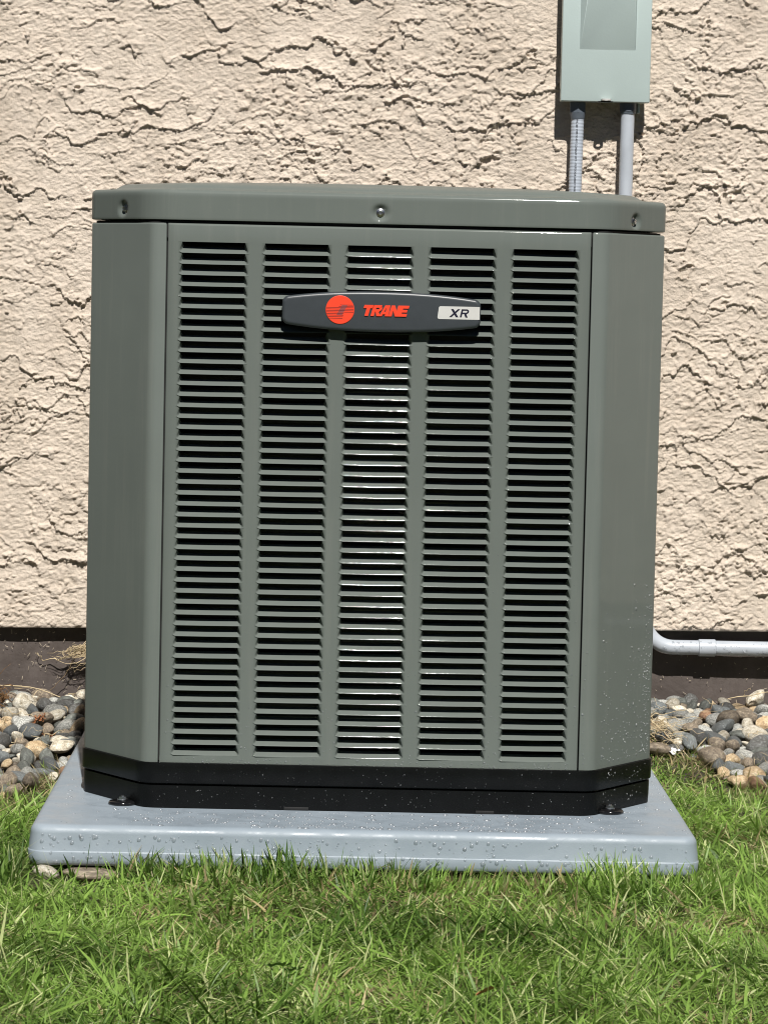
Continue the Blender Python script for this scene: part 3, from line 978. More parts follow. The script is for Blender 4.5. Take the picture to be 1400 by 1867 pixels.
# ------------------------------------------------------------------ conduits
YC = 1.264
def pobj(name, mb, mat, parent, base, deg=40, smooth=True):
    me = mb.mesh(name, smooth, deg); o = obj(name, me, mat, parent); o.location = -Vector(base); return o
def connector(mb, x, y, z1, r):
    prof = [(z1, r * 1.32), (z1 - .021, r * 1.34), (z1 - .023, r * 1.22), (z1 - .031, r * 1.04)]
    V, F = tube([(x, y, p[0]) for p in prof], [p[1] for p in prof], 6 if False else 24); mb.add(V, F)
def flex():
    b = (.4055, YC, .96)
    t = tag(empty('flexible_conduit', b), 'ribbed pale grey flexible conduit hanging from the left of the electrical box', 'conduit')
    mb = MB(); pts = []; rr = []
    z = 1.119; R0 = .0129
    while z > .25:
        ph = (1.119 - z) / .0066 * 2 * math.pi
        x = .4062 - .012 * (1.119 - z) * .9 + .02 * max(0, .9 - z) ** 2
        pts.append((x, YC, z)); rr.append(R0 + .00022 * math.cos(ph)); z -= .0011
    V, F = tube(pts, rr, 20); mb.add(V, F)
    pobj('tube', mb, MAT['flexpvc'], t, b, deg=80)
    mb = MB()
    V, F = tube([(.4055, YC, 1.152), (.4055, YC, 1.126)], .0172, 6); mb.add(V, F)
    V, F = tube([(.4056, YC, 1.1265), (.4057, YC, 1.119), (.4058, YC, 1.1135)], [.0166, .0150, .0140], 24); mb.add(V, F)
    pobj('connector', mb, MAT['pvc_shaded'], t, b, 30)
    # printed marking running down the tube
    cu = bpy.data.curves.new('marking', 'FONT'); cu.body = 'PVC BIT TYPE 50 AFT CONDUIT ATT - OUTDOOR DIRECT BURIAL'; cu.size = .0052; cu.extrude = .0001; cu.space_character = 1.0
    tmp = bpy.data.objects.new('marking_text', cu); COL.objects.link(tmp)
    dg = bpy.context.evaluated_depsgraph_get(); me = bpy.data.meshes.new_from_object(tmp.evaluated_get(dg))
    bpy.data.objects.remove(tmp)
    n = len(me.vertices); c = np.zeros(n * 3); me.vertices.foreach_get('co', c); c = c.reshape(-1, 3)
    L = c[:, 0].max(); s = .150 / L
    u = c[:, 0] * s; v = c[:, 1] - .0019
    zz = 1.113 - u
    xc = .4062 - .012 * (1.119 - zz) * .9
    th = (v - .0) / R0 - .12
    rad = R0 + .0009 + c[:, 2] * 1
    out = np.column_stack([xc + rad * np.sin(th), YC - rad * np.cos(th), zz])
    me.vertices.foreach_set('co', out.ravel().astype(np.float32)); me.update()
    me.materials.clear(); me.materials.append(MAT['ink'])
    o = obj('marking', me, None, t); o.location = -Vector(b)
MAT['flexpvc'] = m_simple('pale blue grey flexible pvc', (.43, .475, .54), .42, var=.05)
flex()
def rigid():
    b = (.505, YC, .05)
    t = tag(empty('rigid_conduit', b), 'smooth grey pipe from the electrical box, bending along the foundation to the right', 'conduit')
    R = .0150
    mb = MB()
    pts = [(.5060, YC, 1.150)] + [(.5058, YC, z) for z in np.linspace(1.12, .25, 12)]
    pts = [p for p in pts if p[2] > .6]
    pts += [(.5058 + .0652 * (3 * t * t - 2 * t ** 3), YC + (YH - YC) * t, .58 - .40 * t) for t in np.linspace(0, 1, 12)]
    cx, cz, rr = .631, .0530 + .06, .06
    for k in range(11):
        a = math.pi + (math.pi / 2) * k / 10
        pts.append((cx + rr * math.cos(a), YH, cz + rr * math.sin(a)))
    for x in np.linspace(.65, 3.8, 20): pts.append((x, YH, .0530 + .0012 * (x - .6)))
    V, F = tube(pts, [R * .92] * 8 + [R] * (len(pts) - 8), 20); mb.add(V, F)
    pobj('pipe', mb, MAT['pvc'], t, b)
    mb = MB(); V, F = tube([(.682, YH, .0531), (.6835, YH, .0531), (.716, YH, .0532), (.7175, YH, .0532)], [.0155, .0176, .0176, .0155], 24); mb.add(V, F)
    pobj('coupling', mb, MAT['pvc'], t, b, 30)
    mb = MB(); V, F = tube([(.5062, YC, 1.152), (.5062, YC, 1.131), (.5062, YC, 1.1300), (.5060, YC, 1.1255)], [.0166, .0166, .0158, .0150], 24); mb.add(V, F)
    pobj('connector', mb, MAT['pvc_shaded'], t, b, 30)
    return t
YH = 1.292
rc = rigid()

# ------------------------------------------------------------------ water drops
def drops_mesh(name, spots):
    """spots: list of (pos, normal, radius, height factor)"""
    T = []; seg, rg = 8, 3
    for j in range(rg):
        a = j / rg * math.pi / 2
        for k in range(seg):
            q = 2 * math.pi * (k + .5 * j) / seg; T.append((math.cos(a) * math.cos(q), math.cos(a) * math.sin(q), math.sin(a)))
    T.append((0, 0, 1)); T = np.array(T)
    TF = []
    for j in range(rg - 1):
        for k in range(seg):
            a, b, c, d = j * seg + k, j * seg + (k + 1) % seg, (j + 1) * seg + (k + 1) % seg, (j + 1) * seg + k
            TF += [(a, b, c), (a, c, d)]
    for k in range(seg): TF.append(((rg - 1) * seg + k, (rg - 1) * seg + (k + 1) % seg, rg * seg))
    TF.append((0, 0, 0)); TF = np.array(TF[:-1])
    V = []; F = []
    for i, (p, nrm, r, hf) in enumerate(spots):
        z = np.array(nrm, float); z /= np.linalg.norm(z)
        a = np.cross(z, [0.3, .2, 1.0] if abs(z[2]) < .9 else [1, 0, 0]); a /= np.linalg.norm(a); b = np.cross(z, a)
        e = 1 + .25 * (random.random() ** 2)
        q = T[:, :1] * a * r + T[:, 1:2] * b * r * e + T[:, 2:] * z * r * hf
        V.append(q + np.array(p) - z * r * .05); F.append(TF + i * len(T))
    return mesh_np(name, np.concatenate(V), np.concatenate(F))
def rad(mu=.0010, sg=.45, lo=.0005, hi=.0030): return float(np.clip(rng.lognormal(math.log(mu), sg), lo, hi))
def add_drops(spots, parent, base, name='water_drops'):
    o = obj(name, drops_mesh(name, spots), MAT['water'], parent)
    o.location = -Vector(base); o['kind'] = 'stuff'
    return o
# pad top and front
sp = []
while len(sp) < 850:
    x = rng.uniform(-.51, .51); y = PY0 + .016 + rng.random() ** 1.3 * .15
    if abs(x) > .40: y = rng.uniform(PY0 + .016, .45)
    if abs(x) < .475 and y > -.012 + max(0, (abs(x) - .36)) * 1.2: continue
    if fbm(np.array([x * 18.]), np.array([y * 18.]), 900, 2)[0] < .40 and rng.random() < .7: continue
    sp.append(((x, y, PZ1 + .0004), (0, 0, 1), rad(.0018, .5, .0008, .0060), .5))
for _ in range(380):
    x = rng.uniform(-.51, .51); z = PZ0 + rng.uniform(.006, .050)
    yy = PY0 + (.0015 if z > PZ0 + .0235 else -.001)
    sp.append(((x, yy, z), (0, -1, .02), rad(.0019, .45, .0008, .0036), .6))
add_drops(sp, pad, (0, 0, 0))
# cabinet: lower front panel, right corner panel, base
sp = []
def on_panel(x, z, r, hf=.55):
    """drop on the front plane or the chamfers, where the sheet is plain"""
    ax = abs(x); s = 1 if x > 0 else -1
    if ax <= CX - .012: return ((x, -.0002, z), (0, -1, 0), r, hf)
    if ax < CX + .012: return None
    t = (ax - CX) / (HW - CX)
    if t > .96: return None
    nx, ny = CY, -(HW - CX); L = math.hypot(nx, ny)
    return ((x, CY * t + .0 - .0003, z), (s * nx / L, ny / L, 0), r, hf)
def free_front(x, z):
    for c in COLX:
        if abs(x - c) < LB / 2 + .001 and z > ROW0 - .006: return False
    return abs(abs(x) - SEAM) > .004
def put(x, z, r):
    if abs(x) < SEAM and not free_front(x, z): return
    q = on_panel(x, z, r)
    if q: sp.append(q)
for _ in range(700): # right corner panel, densest low
    z = .01 + rng.random() ** 1.25 * .30
    x = rng.uniform(.342, .466)
    if rng.random() > sstep(.30, .06, np.array([z]))[0] * .8 + .2 * (x > .42): continue
    put(x, z, rad(.0010, .4, .0005, .0027))
for _ in range(200): put(rng.uniform(.452, .466), rng.uniform(.01, .28), rad(.0009, .4))
for _ in range(800): put(rng.uniform(-.335, .335), .002 + rng.random() ** 2 * .16, rad(.0008, .4, .0004, .0018))
for _ in range(90): put(rng.uniform(-.335, .335), rng.uniform(.1, .35), rad(.0007, .3, .0004, .0013))
for _ in range(260):
    x = rng.uniform(-.35, .36) if rng.random() < .8 else rng.uniform(-.2, .36)
    z = rng.uniform(-.070, -.002)
    if abs(z + .035) < .003: continue
    sp.append(((x, -.0032 if z > -.034 else -.0004, z), (0, -1, 0), rad(.0006, .4, .0003, .0014), .7))
for _ in range(60):
    t = rng.random(); z = rng.uniform(-.068, -.002)
    if abs(z + .035) < .003: continue
    off = .0032 if z > -.034 else .0002
    nx, ny = CY, -(HW - CX); L = math.hypot(nx, ny)
    sp.append(((CX + .02 + (HW - CX - .03) * t + off * nx / L, CY * (.02 + (HW - CX - .03) * t) / (HW - CX) + off * ny / L, z), (nx / L, ny / L, 0), rad(.0008, .45, .0004, .0018), .7))
add_drops(sp, ac, AC0)
sp = []
for _ in range(150):
    x = rng.uniform(.605, .86); a = rng.uniform(-1.25, .9)
    R = .0152 if not .683 < x < .717 else .0178
    nrm = (0, -math.cos(a), math.sin(a))
    sp.append(((x, YH - R * math.cos(a), .0531 + .0012 * (x - .6) + R * math.sin(a)), nrm, rad(.0011, .5, .0005, .003), .6))
for x in (.625, .648, .70, .735, .742, .77, .80, .815): sp.append(((x, YH - .003, .0531 - .0153), (0, -.1, -1), .0024, 1.1))
add_drops(sp, rc, (.505, YC, .05))

# ------------------------------------------------------------------ river stones
rb = None
def stone_mesh(seed, sub):
    bm = bmesh.new(); bmesh.ops.create_icosphere(bm, subdivisions=sub, radius=1)
    r = random.Random(seed)
    ax = [Vector((r.uniform(-1, 1), r.uniform(-1, 1), r.uniform(-1, 1))).normalized() for _ in range(9)]
    am = [r.uniform(-.26, .24) for _ in range(9)]; cut = [(Vector((r.uniform(-1, 1), r.uniform(-1, 1), r.uniform(-1, 1))).normalized(), r.uniform(.62, .88)) for _ in range(6)]
    for v in bm.verts:
        p = v.co.copy(); k = 1
        for a, m in zip(ax, am): k += m * max(0, p.dot(a)) ** 3
        q = p * k
        for cn, cd_ in cut:
            d = q.dot(cn)
            if d > cd_: q -= cn * (d - cd_) * .7
        v.co = q
    for f in bm.faces: f.smooth = True
    me = bpy.data.meshes.new('stone'); bm.to_mesh(me); bm.free(); return me
def rock_edge(x): return float(np.where(x < 0, .66 - .24 * sstep(.56, .68, -np.asarray(x, float)), .93 - .28 * sstep(.60, .78, np.asarray(x, float))))
def rocks():
    global rb
    X = np.linspace(-1.6, 1.6, 65); Y = np.linspace(.45, 1.345, 20)
    gx, gy = np.meshgrid(X, Y, indexing='ij')
    V = np.column_stack([gx.ravel(), gy.ravel(), (gh(gx, gy) + .006).ravel()])
    ny = 20; i, j = np.meshgrid(np.arange(64), np.arange(19), indexing='ij'); a = (i * ny + j).ravel()
    rb = obj('rock_bed', mesh_np('rock_bed', V, np.column_stack([a, a + ny, a + ny + 1, a + 1])), MAT['bedsoil'])
    tag(rb, 'bed of rounded river stones along the house foundation', 'rock bed', kind='structure')
    variants = {}
    for mi, m in enumerate(STONES):
        for s in range(3):
            me = stone_mesh(mi * 10 + s, 3); me.materials.append(m); variants[(mi, s)] = me
    placed = []      # x,y,r
    cell = {}
    def ok(x, y, r, k):
        ci, cj = int(x // .08), int(y // .08)
        for a in (-1, 0, 1):
            for b in (-1, 0, 1):
                for (px, py, pr) in cell.get((ci + a, cj + b), ()):
                    if (px - x) ** 2 + (py - y) ** 2 < ((pr + r) * k) ** 2: return False
        return True
    cand = []
    for (tries, lo, hi, k, lift) in ((160, .020, .026, .84, .013), (5000, .0135, .020, .80, .010), (9000, .010, .015, .76, .006), (9000, .007, .010, .76, .003)):
        for _ in range(tries):
            x = rng.uniform(-1.25, 1.3); y = rng.uniform(.5, 1.322)
            if y < rock_edge(x) + .03 * math.sin(x * 23) + .02 * math.sin(x * 51): continue
            if abs(x - PC) < PX + .012 and y < PY1 + .02: continue
            r = rng.uniform(lo, hi)
            if y + r * .7 > YF: continue
            if not ok(x, y, r, k): continue
            cell.setdefault((int(x // .08), int(y // .08)), []).append((x, y, r))
            cand.append((x, y, r, lift))
    vis = []; hid = []
    for c in cand:
        x, y, r, l = c
        d = Vector((x, y, -.1)) - CAM
        px = 700 + F_PX * d.dot(rt) / d.dot(fw)
        if (-25 < px < 165 or 1178 < px < 1425): vis.append(c)
        else: hid.append(c)
    vis.sort(key=lambda c: -c[2])
    hid += vis[298:]; vis = vis[:298]
    def xf(c):
        x, y, r, l = c
        e = Matrix.Diagonal((r * rng.uniform(1.0, 1.5), r * rng.uniform(.8, 1.1), r * rng.uniform(.55, .98), 1))
        R = Matrix.Rotation(rng.uniform(0, 6.28), 4, 'Z') @ Matrix.Rotation(rng.normal(0, .35), 4, 'X') @ Matrix.Rotation(rng.normal(0, .35), 4, 'Y')
        z = float(gh(x, y)) + l + r * .38 + rng.uniform(0, .010)
        return Matrix.Translation((x, y, z)) @ R @ e
    for c in vis:
        mi = int(rng.choice(len(STONES), p=STONE_W))
        o = bpy.data.objects.new('stone', variants[(mi, int(rng.integers(3)))]); link(o, rb)
        o.matrix_local = xf(c)
    # the stones outside the view, as one mass per kind of stone
    low = [stone_mesh(900 + s, 2) for s in range(4)]
    co = []
    for me in low:
        v = np.zeros(len(me.vertices) * 3); me.vertices.foreach_get('co', v)
        f = np.zeros(len(me.polygons) * 3, dtype=np.int32); me.polygons.foreach_get('vertices', f); co.append((v.reshape(-1, 3), f.reshape(-1, 3)))
    V = []; F = []; MI = []; off = 0
    for c in hid:
        v, f = co[int(rng.integers(4))]; m = np.array(xf(c))
        V.append(v @ m[:3, :3].T + m[:3, 3]); F.append(f + off); off += len(v); MI.append(np.full(len(f), int(rng.choice(len(STONES), p=STONE_W))))
    me = mesh_np('loose_stones', np.concatenate(V), np.concatenate(F))
    for m in STONES: me.materials.append(m)
    me.polygons.foreach_set('material_index', np.concatenate(MI).astype(np.int32))
    o = obj('loose_stones', me, None, rb); o['kind'] = 'stuff'
MAT['bedsoil'] = m_simple('dark damp earth', (.045, .036, .026), .9, var=.4, scale=50, bump=.6, bscale=120)
rocks()

# flat stones propping the pad's front left corner
def prop(x, y, z, sx, sy, sz, rot, m, seed, lab):
    me = stone_mesh(seed, 3); me.materials.append(m)
    o = bpy.data.objects.new('flat_stone', me); link(o)
    o.location = (x, y, z); o.scale = (sx, sy, sz); o.rotation_euler = (0, 0, rot)
    tag(o, lab, 'stone', 'flat stones under the pad')
prop(-.432, -.178, -.1500, .050, .040, .0122, .1, STONES[6], 71, 'longer brown flat stone wedged under the front left of the pad')
prop(-.500, -.182, -.1500, .022, .026, .0115, .5, STONES[4], 72, 'short pale flat stone under the pad, left of the brown one')

# ------------------------------------------------------------------ grass
def blades(name, n, region, lenf, wid, lean_mu, lean_sg, colf, seed, seg=4, zoff=-.004):
    r = np.random.default_rng(seed)
    x, y = region(r, n)
    n = len(x)
    z = gh(x, y) + zoff
    L = lenf(r, x, y)
    flow = fbm(x * 3 + 30, y * 3 + 30, seed + 1, 2) * 4 * math.pi + fbm(x * 14 + 30, y * 14 + 30, seed + 2, 2) * 3 * math.pi
    az = flow + r.normal(0, 1.0, n)
    lean = np.clip(r.normal(lean_mu, lean_sg, n), .03, 1.45)
    curl = np.abs(r.normal(.55, .35, n))
    W = wid * np.clip(r.lognormal(-.1, .38, n), .4, 2.1)
    twist = r.normal(0, .6, n)
    dx, dy = np.cos(az), np.sin(az)
    side = np.column_stack([-np.sin(az + twist), np.cos(az + twist), r.normal(0, .25, n)]); side /= np.linalg.norm(side, axis=1)[:, None]
    P = np.column_stack([x, y, z]); V = []
    ang = lean.copy(); cur = P.copy()
    taper = [1, .97, .88, .68, .10] if seg == 4 else [1, .85, .45, .03]
    for k in range(seg + 1):
        w_ = (W * taper[k] / 2)[:, None]
        V.append(cur - side * w_); V.append(cur + side * w_)
        st = L / seg
        d = np.column_stack([dx * np.sin(ang), dy * np.sin(ang), np.cos(ang)])
        cur = cur + d * st[:, None]
        gz = gh(cur[:, 0], cur[:, 1]) + .003
        cur[:, 2] = np.maximum(cur[:, 2], gz + .004 * r.random(n))
        ang = np.clip(ang + curl / seg, 0, 1.9)
    K = 2 * (seg + 1)
    V = np.stack(V, axis=1).reshape(-1, 3)
    base = np.arange(n) * K
    F = np.concatenate([np.column_stack([base + 2 * k, base + 2 * k + 1, base + 2 * k + 3, base + 2 * k + 2]) for k in range(seg)])
    C = colf(r, x, y, n)
    C = np.repeat(C, K, axis=0)
    return V, F, C
def in_pad(x, y, m=.0): return (np.abs(x - PC) < PX - .012 + m) & (y > PY0 + .012 - m) & (y < PY1 + m)
def redge(x):
    return np.where(x < 0, .66 - .24 * sstep(.56, .68, -x), .95 - .27 * sstep(.60, .78, x))
def lawn_region(xmin, xmax, ymin, ymax, thin=None):
    def f(r, n):
        x = r.uniform(xmin, xmax, n); y = r.uniform(ymin, ymax, n)
        k = ~in_pad(x, y)
        e = redge(x) + .05 * (fbm(x * 12 + 9, y * 12 + 9, 777, 2) - .5) * 2
        fade = sstep(e + .10, e - .16, y)
        k &= r.random(n) < fade
        # bare spot where the stones prop the pad
        k &= ~((np.abs(x + .462) < .075) & (y > -.275) & (y < -.1) & (r.random(n) < .95))
        k &= ~((np.abs(x + .462) < .08) & (y > -.38) & (y < -.27) & (r.random(n) < .5))
        dens = .55 + .9 * fbm(x * 7 + 70, y * 7 + 70, 780, 2)
        k &= r.random(n) < np.clip(dens, 0, 1)
        return x[k], y[k]
    return f
def dryness(x, y):
    a = sstep(.54, .70, fbm(x * 4.2 + 20, y * 4.2 + 11, 801, 3))
    b = sstep(-.25, .10, y - redge(x)) * .9
    c = np.exp(-((y - (PY0 - .12)) / .09) ** 2) * sstep(.42, .62, fbm(x * 6 + 3, y * 3, 803, 2)) * (np.abs(x) < .75)
    return np.clip(np.maximum.reduce([a * .75, b, c * .85]), 0, 1)
def lawn_col(r, x, y, n):
    t = r.random(n)[:, None]; hue = fbm(x * 5 + 50, y * 5 + 50, 805, 3)[:, None]
    g1 = np.array([.066, .138, .020]); g2 = np.array([.345, .535, .115]); g3 = np.array([.62, .68, .32])
    c = g1 + (g2 - g1) * np.clip(t * .8 + (hue - .5) * 1.4 + .1, 0, 1)
    c = np.where(r.random(n)[:, None] < .14, g3 * r.uniform(.7, 1.15, (n, 1)), c)
    dry = dryness(x, y)
    isd = (r.random(n) < dry * .30)[:, None]
    s = np.array([.47, .385, .20]) * r.uniform(.4, 1.25, (n, 1)) * np.array([1, 1, 1])
    c = np.where(isd, s, c)
    return c
def straw_col(r, x, y, n):
    c = np.array([.36, .29, .15]) * r.uniform(.3, 1.3, (n, 1)); g = np.array([.15, .21, .05]) * r.uniform(.5, 1.3, (n, 1)); return np.where(r.random((n, 1)) < .6, g, c)
def grass():
    parts = []
    ln = lambda a, b: (lambda r, x, y: r.uniform(a, b, len(x)) * (.75 + .55 * fbm(x * 6 + 5, y * 6 + 5, 808, 2)) * (1 - .35 * dryness(x, y)))
    parts.append(blades('t', 26000, lawn_region(-.95, 1.0, -1.32, .95), ln(.02, .05), .0026, 1.15, .25, straw_col, 31))
    parts.append(blades('a', 125000, lawn_region(-.95, 1.0, -1.32, .95), ln(.026, .070), .0027, 1.15, .32, lawn_col, 32))
    parts.append(blades('b', 9000, lawn_region(-.95, 1.0, -1.32, .95), ln(.030, .060), .0030, .6, .3, lawn_col, 33))
    parts.append(blades('c', 2600, lawn_region(-.60, .60, PY0 - .10, PY0 + .02), ln(.035, .070), .0032, .35, .28, lawn_col, 34))
    parts.append(blades('l', 4200, lawn_region(-.95, 1.0, -1.32, .6), ln(.07, .125), .0036, 1.12, .22, lawn_col, 36))
    def border(r, n):
        x = np.where(r.random(n) < .45, r.uniform(-.85, -.52, n), r.uniform(.52, .92, n)); y = redge(x) + r.normal(.02, .07, n)
        k = ~in_pad(x, y, .01); return x[k], y[k]
    parts.append(blades('d', 3600, border, ln(.04, .085), .0024, .95, .35, lambda r, x, y, n: np.where(r.random((n, 1)) < .7, np.array([.50, .42, .24]) * r.uniform(.4, 1.2, (n, 1)), np.array([.24, .33, .09]) * r.uniform(.6, 1.2, (n, 1))), 37))
    parts.append(blades('o', 30000, lambda r, n: (lambda x, y: (x[(np.abs(x) > .95) | (y < -1.32)], y[(np.abs(x) > .95) | (y < -1.32)]))(r.uniform(-2.4, 2.4, n), r.uniform(-2.4, .6, n)), ln(.05, .09), .0050, .8, .35, lawn_col, 35, seg=3))
    V = []; F = []; C = []; o = 0
    for v, f, c in parts:
        V.append(v); F.append(f + o); C.append(c); o += len(v)
    V = np.concatenate(V); F = np.concatenate(F); C = np.concatenate(C)
    # nothing grows into the pad's solid
    inside = (np.abs(V[:, 0] - PC) < PX) & (V[:, 1] > PY0 - .002) & (V[:, 1] < PY1) & (V[:, 2] < PZ1)
    fr = inside & (V[:, 1] < PY0 + .05); V[fr, 1] = PY0 - .003
    sd_ = inside & ~fr; V[sd_, 0] = PC + np.sign(V[sd_, 0]) * (PX + .002)
    me = mesh_np('grass', V, F)
    at = me.attributes.new('col', 'FLOAT_COLOR', 'POINT')
    at.data.foreach_set('color', np.column_stack([C, np.ones(len(C))]).astype(np.float32).ravel())
    o = obj('grass', me, MAT['grass'])
    tag(o, 'green lawn grass with dry patches in front of the pad', 'grass', kind='stuff')
grass()

# ------------------------------------------------------------------ made-up foliage round the yard, unseen, darkens reflections and low sky
def added_hedge():
    path = [(-4.9, 6.5), (-4.6, .9), (-4.7, -3), (-4.8, -8), (-4.2, -10.6), (0, -11.2), (5.5, -11), (7.2, -9), (7.4, -3), (7.4, .9), (7.6, 5)]
    P = [Vector(p) for p in resample(path, .12, closed=False)]
    prof = [(0, -.2), (-.32, .1), (-.38, .8), (-.36, 1.6), (-.28, 2.2), (-.12, 2.5), (.12, 2.5), (.28, 2.2), (.36, 1.6), (.38, .8), (.32, .1), (0, -.2)]
    pr = [Vector(p) for p in resample(prof, .12, closed=False)]
    N = path_normals([(p.x, p.y) for p in P], closed=False)
    n, m = len(P), len(pr)
    i, j = np.meshgrid(np.arange(n), np.arange(m), indexing='ij')
    base = np.array([[(P[a].x + N[a][0] * pr[b].x, P[a].y + N[a][1] * pr[b].x, pr[b].y + GZ) for b in range(m)] for a in range(n)])
    lump = (fbm(i * .35, j * .35, 950, 3) - .5) * .5 + (np.random.default_rng(5).random((n, m)) - .5) * .16
    out = np.array([[(N[a][0] * pr[b].x, N[a][1] * pr[b].x, (pr[b].y - 1.2) * .25) for b in range(m)] for a in range(n)])
    base = base + out / (np.linalg.norm(out, axis=2, keepdims=True) + 1e-6) * lump[..., None]
    a = (np.arange(n - 1)[:, None] * m + np.arange(m - 1)[None]).ravel()
    o = obj('added_hedge', mesh_np('added_hedge', base.reshape(-1, 3), np.column_stack([a, a + m, a + m + 1, a + 1]), smooth=False), MAT['added_hedge'])
    tag(o, 'unseen dark green foliage ring added around the lawn to darken reflections', 'added_hedge', kind='stuff')
MAT['added_hedge'] = m_simple('hedge leaves', (.035, .055, .018), .6, var=.6, scale=14, bump=.8, bscale=60)
added_hedge()

# ------------------------------------------------------------------ dry litter
def strands(name, specs, r0=.0011, seed=1, seg=5):
    """specs: list of polylines"""
    mb = MB()
    for P, rr in specs:
        V, F = tube(P, [rr * (1 - .6 * k / (len(P) - 1)) for k in range(len(P))], seg, cap=True); mb.add(V, F)
    return mb.mesh(name)
def arc(p0, p1, sag, n=8, jit=.003):
    p0, p1 = Vector(p0), Vector(p1); out = []
    for k in range(n + 1):
        t = k / n; q = p0.lerp(p1, t) + Vector(sag) * (4 * t * (1 - t))
        q += Vector((random.gauss(0, jit), random.gauss(0, jit), random.gauss(0, jit))) * (0 < k < n)
        out.append(q)
    return out
def litter():
    # nest of straw caught under the stucco at the left
    sp_ = []
    cx, cy, cz = -.592, 1.295, .020
    for _ in range(40):
        a = random.uniform(0, 6.28); b = a + random.uniform(1.0, 2.8); rx = random.uniform(.012, .036); rz = random.uniform(.004, .012)
        P = []
        for k in range(9):
            q = a + (b - a) * k / 8
            P.append(Vector((cx + rx * math.cos(q) + .02, cy + random.gauss(0, .004) - .012 * random.random(), cz + rz * math.sin(q) + random.gauss(0, .002) + .12 * (rx * math.cos(q)))))
        sp_.append((P, random.uniform(.0004, .0008)))
    for _ in range(20):
        x0 = random.uniform(-.56, -.50); sp_.append((arc((x0, 1.29, .03 + random.gauss(0, .006)), (random.uniform(-.64, -.58), 1.30, .012 + random.gauss(0, .012)), (0, -.008, random.gauss(0, .01))), random.uniform(.0006, .0012)))
    sp_.append((arc((-.560, 1.298, .022), (-.648, 1.318, -.004), (0, 0, -.006)), .0019))
    sp_.append((arc((-.648, 1.318, -.004), (-.664, 1.318, .012), (0, 0, .001)), .0010))
    o = obj('straw_nest', strands('straw_nest', sp_), MAT['straw']); tag(o, 'tangle of dry straw caught under the stucco left of the unit', 'straw', kind='stuff')
    o = obj('dry_stalk', strands('dry_stalk', [(arc((-.58, 1.300, .012), (-.642, 1.305, -.072), (.010, 0, 0), 10, .001), .0011), (arc((-.60, 1.303, .0), (-.575, 1.303, .014), (0, 0, .0), 5, .001), .0009)]), MAT['stalk'])
    tag(o, 'thin brown stalk leaning on the foundation below the straw tangle', 'stalk', 'dry stalks by the foundation')
    o = obj('dry_stalk', strands('dry_stalk', [(arc((-.76, 1.26, -.052), (-.535, 1.20, -.095), (0, 0, .022), 12, .0008), .0015), (arc((-.70, 1.262, -.054), (-.66, 1.262, -.056), (0, 0, .001), 4, .001), .0008)]), MAT['straw'])
    tag(o, 'long pale arching stalk above the river stones on the left', 'stalk', 'dry stalks by the foundation')
    # straw on the right beside the unit
    sp_ = []
    for _ in range(60):
        a = (random.uniform(.535, .575), random.uniform(.95, 1.1), random.uniform(-.12, -.05)); d = random.uniform(.02, .09)
        q = random.uniform(-.9, .5)
        sp_.append((arc(a, (a[0] + d * math.cos(q), a[1] - .02, max(a[2] + d * math.sin(q), -.125)), (0, 0, .004)), random.uniform(.0005, .0011)))
    o = obj('straw_tuft', strands('straw_tuft', sp_), MAT['straw']); tag(o, 'tuft of pale straw beside the right base of the unit', 'straw', kind='stuff')
    for P, rr, lab in ((arc((.556, 1.03, -.055), (.628, .93, -.118), (-.004, 0, .006), 8, .001), .0021, 'thick pale straw stalk slanting down beside the right base of the unit'),
                       (arc((.566, 1.28, -.06), (.578, 1.29, .01), (0, 0, 0), 6, .001), .0011, 'thin upright straw stalk against the foundation right of the unit')):
        o = obj('dry_stalk', strands('dry_stalk', [(P, rr)]), MAT['straw']); tag(o, lab, 'stalk', 'dry stalks by the foundation')
    sp_ = []
    for _ in range(36):   # thin dry pieces across the stones
        s = random.choice((-1, 1)); x = random.uniform(.58, .85) if s > 0 else random.uniform(-.82, -.58); y = random.uniform(.75, 1.28)
        z = float(gh(x, y)) + .035 + random.random() * .012; a = random.uniform(0, 6.28); L = random.uniform(.02, .08)
        sp_.append((arc((x, y, z), (x + L * math.cos(a), min(y + L * math.sin(a) * .6, 1.31), z + random.uniform(-.005, .025)), (0, 0, random.gauss(0, .008))), random.uniform(.0005, .0010)))
    sp_.append((arc((.74, 1.25, -.045), (.92, 1.28, -.020), (0, 0, .002), 8, .001), .0013))
    o = obj('dry_grass', strands('dry_grass', sp_), MAT['straw']); tag(o, 'scattered dry grass stems lying over the river stones', 'dry grass', kind='stuff')
    # clippings splashed on the foundation
    V = []; F = []
    for _ in range(230):
        s = random.random() < .35
        x = random.uniform(.58, .9) if s else random.uniform(-.80, -.5); z = random.uniform(-.07, .06)
        L = random.choice((.0012, .0015, .002, .0035)) * random.uniform(.5, 1.4); a = random.uniform(0, 3.14); w_ = random.uniform(.0003, .0007)
        d = Vector((math.cos(a), 0, math.sin(a))) * L; n = Vector((-math.sin(a), 0, math.cos(a))) * w_
        c = Vector((x, YF - .0045, z)); k = len(V)
        V += [c - d - n, c + d - n + Vector((0, -.001, 0)), c + d + n + Vector((0, -.001, 0)), c - d + n]; F.append((k, k + 1, k + 2, k + 3))
    o = obj('grass_clippings', mesh_py('grass_clippings', V, F), MAT['clip']); tag(o, 'tiny dry grass clippings stuck to the brown foundation', 'clippings', kind='stuff')
    # brown moss / root clump at the far left
    sp_ = []
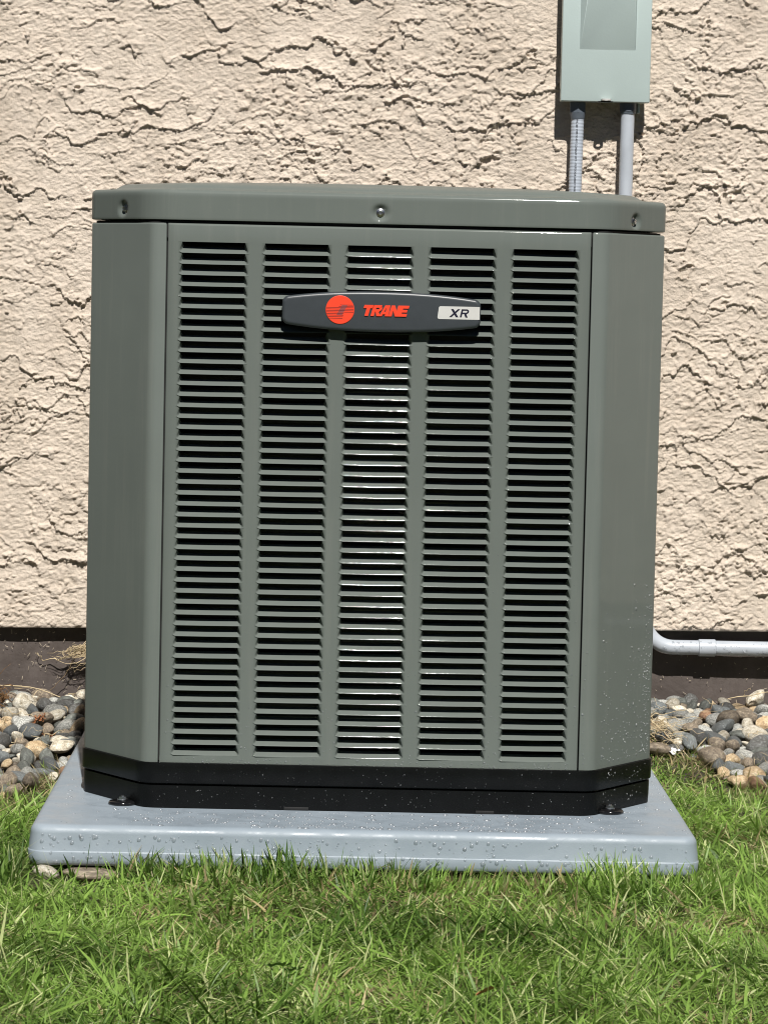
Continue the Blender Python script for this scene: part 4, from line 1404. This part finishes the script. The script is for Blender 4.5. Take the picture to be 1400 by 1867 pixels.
    for _ in range(240):
        c = Vector((-.742 + random.gauss(0, .016), 1.17 + random.gauss(0, .015), -.070 + abs(random.gauss(0, .016))))
        a = Vector((random.gauss(0, 1), random.gauss(0, 1), random.gauss(0, .7))).normalized() * random.uniform(.008, .022)
        sp_.append((arc(c - a, c + a, (random.gauss(0, .005), 0, random.gauss(0, .005)), 4, .001), random.uniform(.0006, .0014)))
    o = obj('moss_clump', strands('moss_clump', sp_), MAT['dead']); tag(o, 'shaggy brown clump of dead moss at the left edge by the foundation', 'moss', kind='thing')
    # cedar sprigs
    def sprig(c, a, L, n, lab):
        mb = MB(); d = Vector((math.cos(a), .1, math.sin(a)))
        for k in range(n):
            t = random.uniform(-.5, .5) * L; p = Vector(c) + d * t + Vector((random.gauss(0, .003), random.gauss(0, .003), random.gauss(0, .0035)))
            q = Vector((random.gauss(0, 1), random.gauss(0, 1), random.gauss(0, 1))).normalized() * random.uniform(.003, .0065)
            V, F = tube([p, p + q * .5, p + q], [.0006, .0013, .0003], 5); mb.add(V, F)
        o = obj('cedar_sprig', mb.mesh('cedar_sprig'), MAT['cedar']); tag(o, lab, 'cedar sprig', 'fallen cedar sprigs')
    sprig((-.634, 1.0, -.0825), .5, .048, 110, 'rust orange cedar sprig lying on the left river stones')
    sprig((-.604, .98, -.104), .2, .018, 40, 'small dark rust sprig right of the orange one')
litter()
def smalls():
    # crumpled white scrap at the right edge of the pad
    r = random.Random(3); V = []; F = []; n = 7
    for i in range(n):
        for j in range(n):
            V.append(((i / (n - 1) - .5) * .030 + r.gauss(0, .002), (j / (n - 1) - .5) * .024 + r.gauss(0, .002), r.uniform(0, .012) + .006))
    for i in range(n - 1):
        for j in range(n - 1): F.append((i * n + j, (i + 1) * n + j, (i + 1) * n + j + 1, i * n + j + 1))
    o = obj('paper_scrap', mesh_py('paper_scrap', V, F), MAT['paper'], loc=(.596, .93, float(gh(.596, .93)) + .012)); tag(o, 'crumpled white scrap among the grass right of the pad', 'paper scrap')
    # fallen leaf
    V = []; F = []; m = 9
    for k in range(m):
        t = k / (m - 1); wd = .010 * math.sin(math.pi * min(1, t * .95 + .05)) ** .8
        V += [((t - .5) * .032, -wd, .006 * t + wd * .4), ((t - .5) * .032, 0, .006 * t), ((t - .5) * .032, wd, .006 * t + wd * .4)]
        if k: a = 3 * (k - 1); F += [(a, a + 3, a + 4, a + 1), (a + 1, a + 4, a + 5, a + 2)]
    o = obj('fallen_leaf', mesh_py('fallen_leaf', V, F, True), MAT['leaf'], loc=(.143, -1.05, GZ + .032)); o.rotation_euler = (-.5, 0, .6); tag(o, 'small orange brown fallen leaf lying in the grass', 'leaf')
    # clover
    cl = tag(empty('clover_plant', (-.118, -1.0, GZ)), 'small pale green clover growing in the front lawn', 'clover')
    for (dx, dy, h, s) in ((0, 0, .052, .013), (.018, .01, .045, .010), (-.016, .012, .048, .011), (.008, .022, .040, .009)):
        V, F = tube([(dx * .3, dy * .3, 0), (dx, dy, h)], .0009, 5)
        obj('stem', mesh_py('stem', V, F, True), MAT['clover'], cl)
        for q in range(3):
            a = q * 2.094 + dx * 90; V = [(dx, dy, h)]; k = 9
            for i in range(k):
                t = i / (k - 1); ang = a + (t - .5) * 1.7; rr = s * (.9 + .12 * math.cos((t - .5) * 10))
                V.append((dx + rr * math.cos(ang), dy + rr * math.sin(ang) * .9, h + .003 + .003 * random.random() - rr * .25 * math.sin(ang)))
            obj('leaflet', mesh_py('leaflet', V, [(0, i, i + 1) for i in range(1, k)], True), MAT['clover'], cl)
smalls()
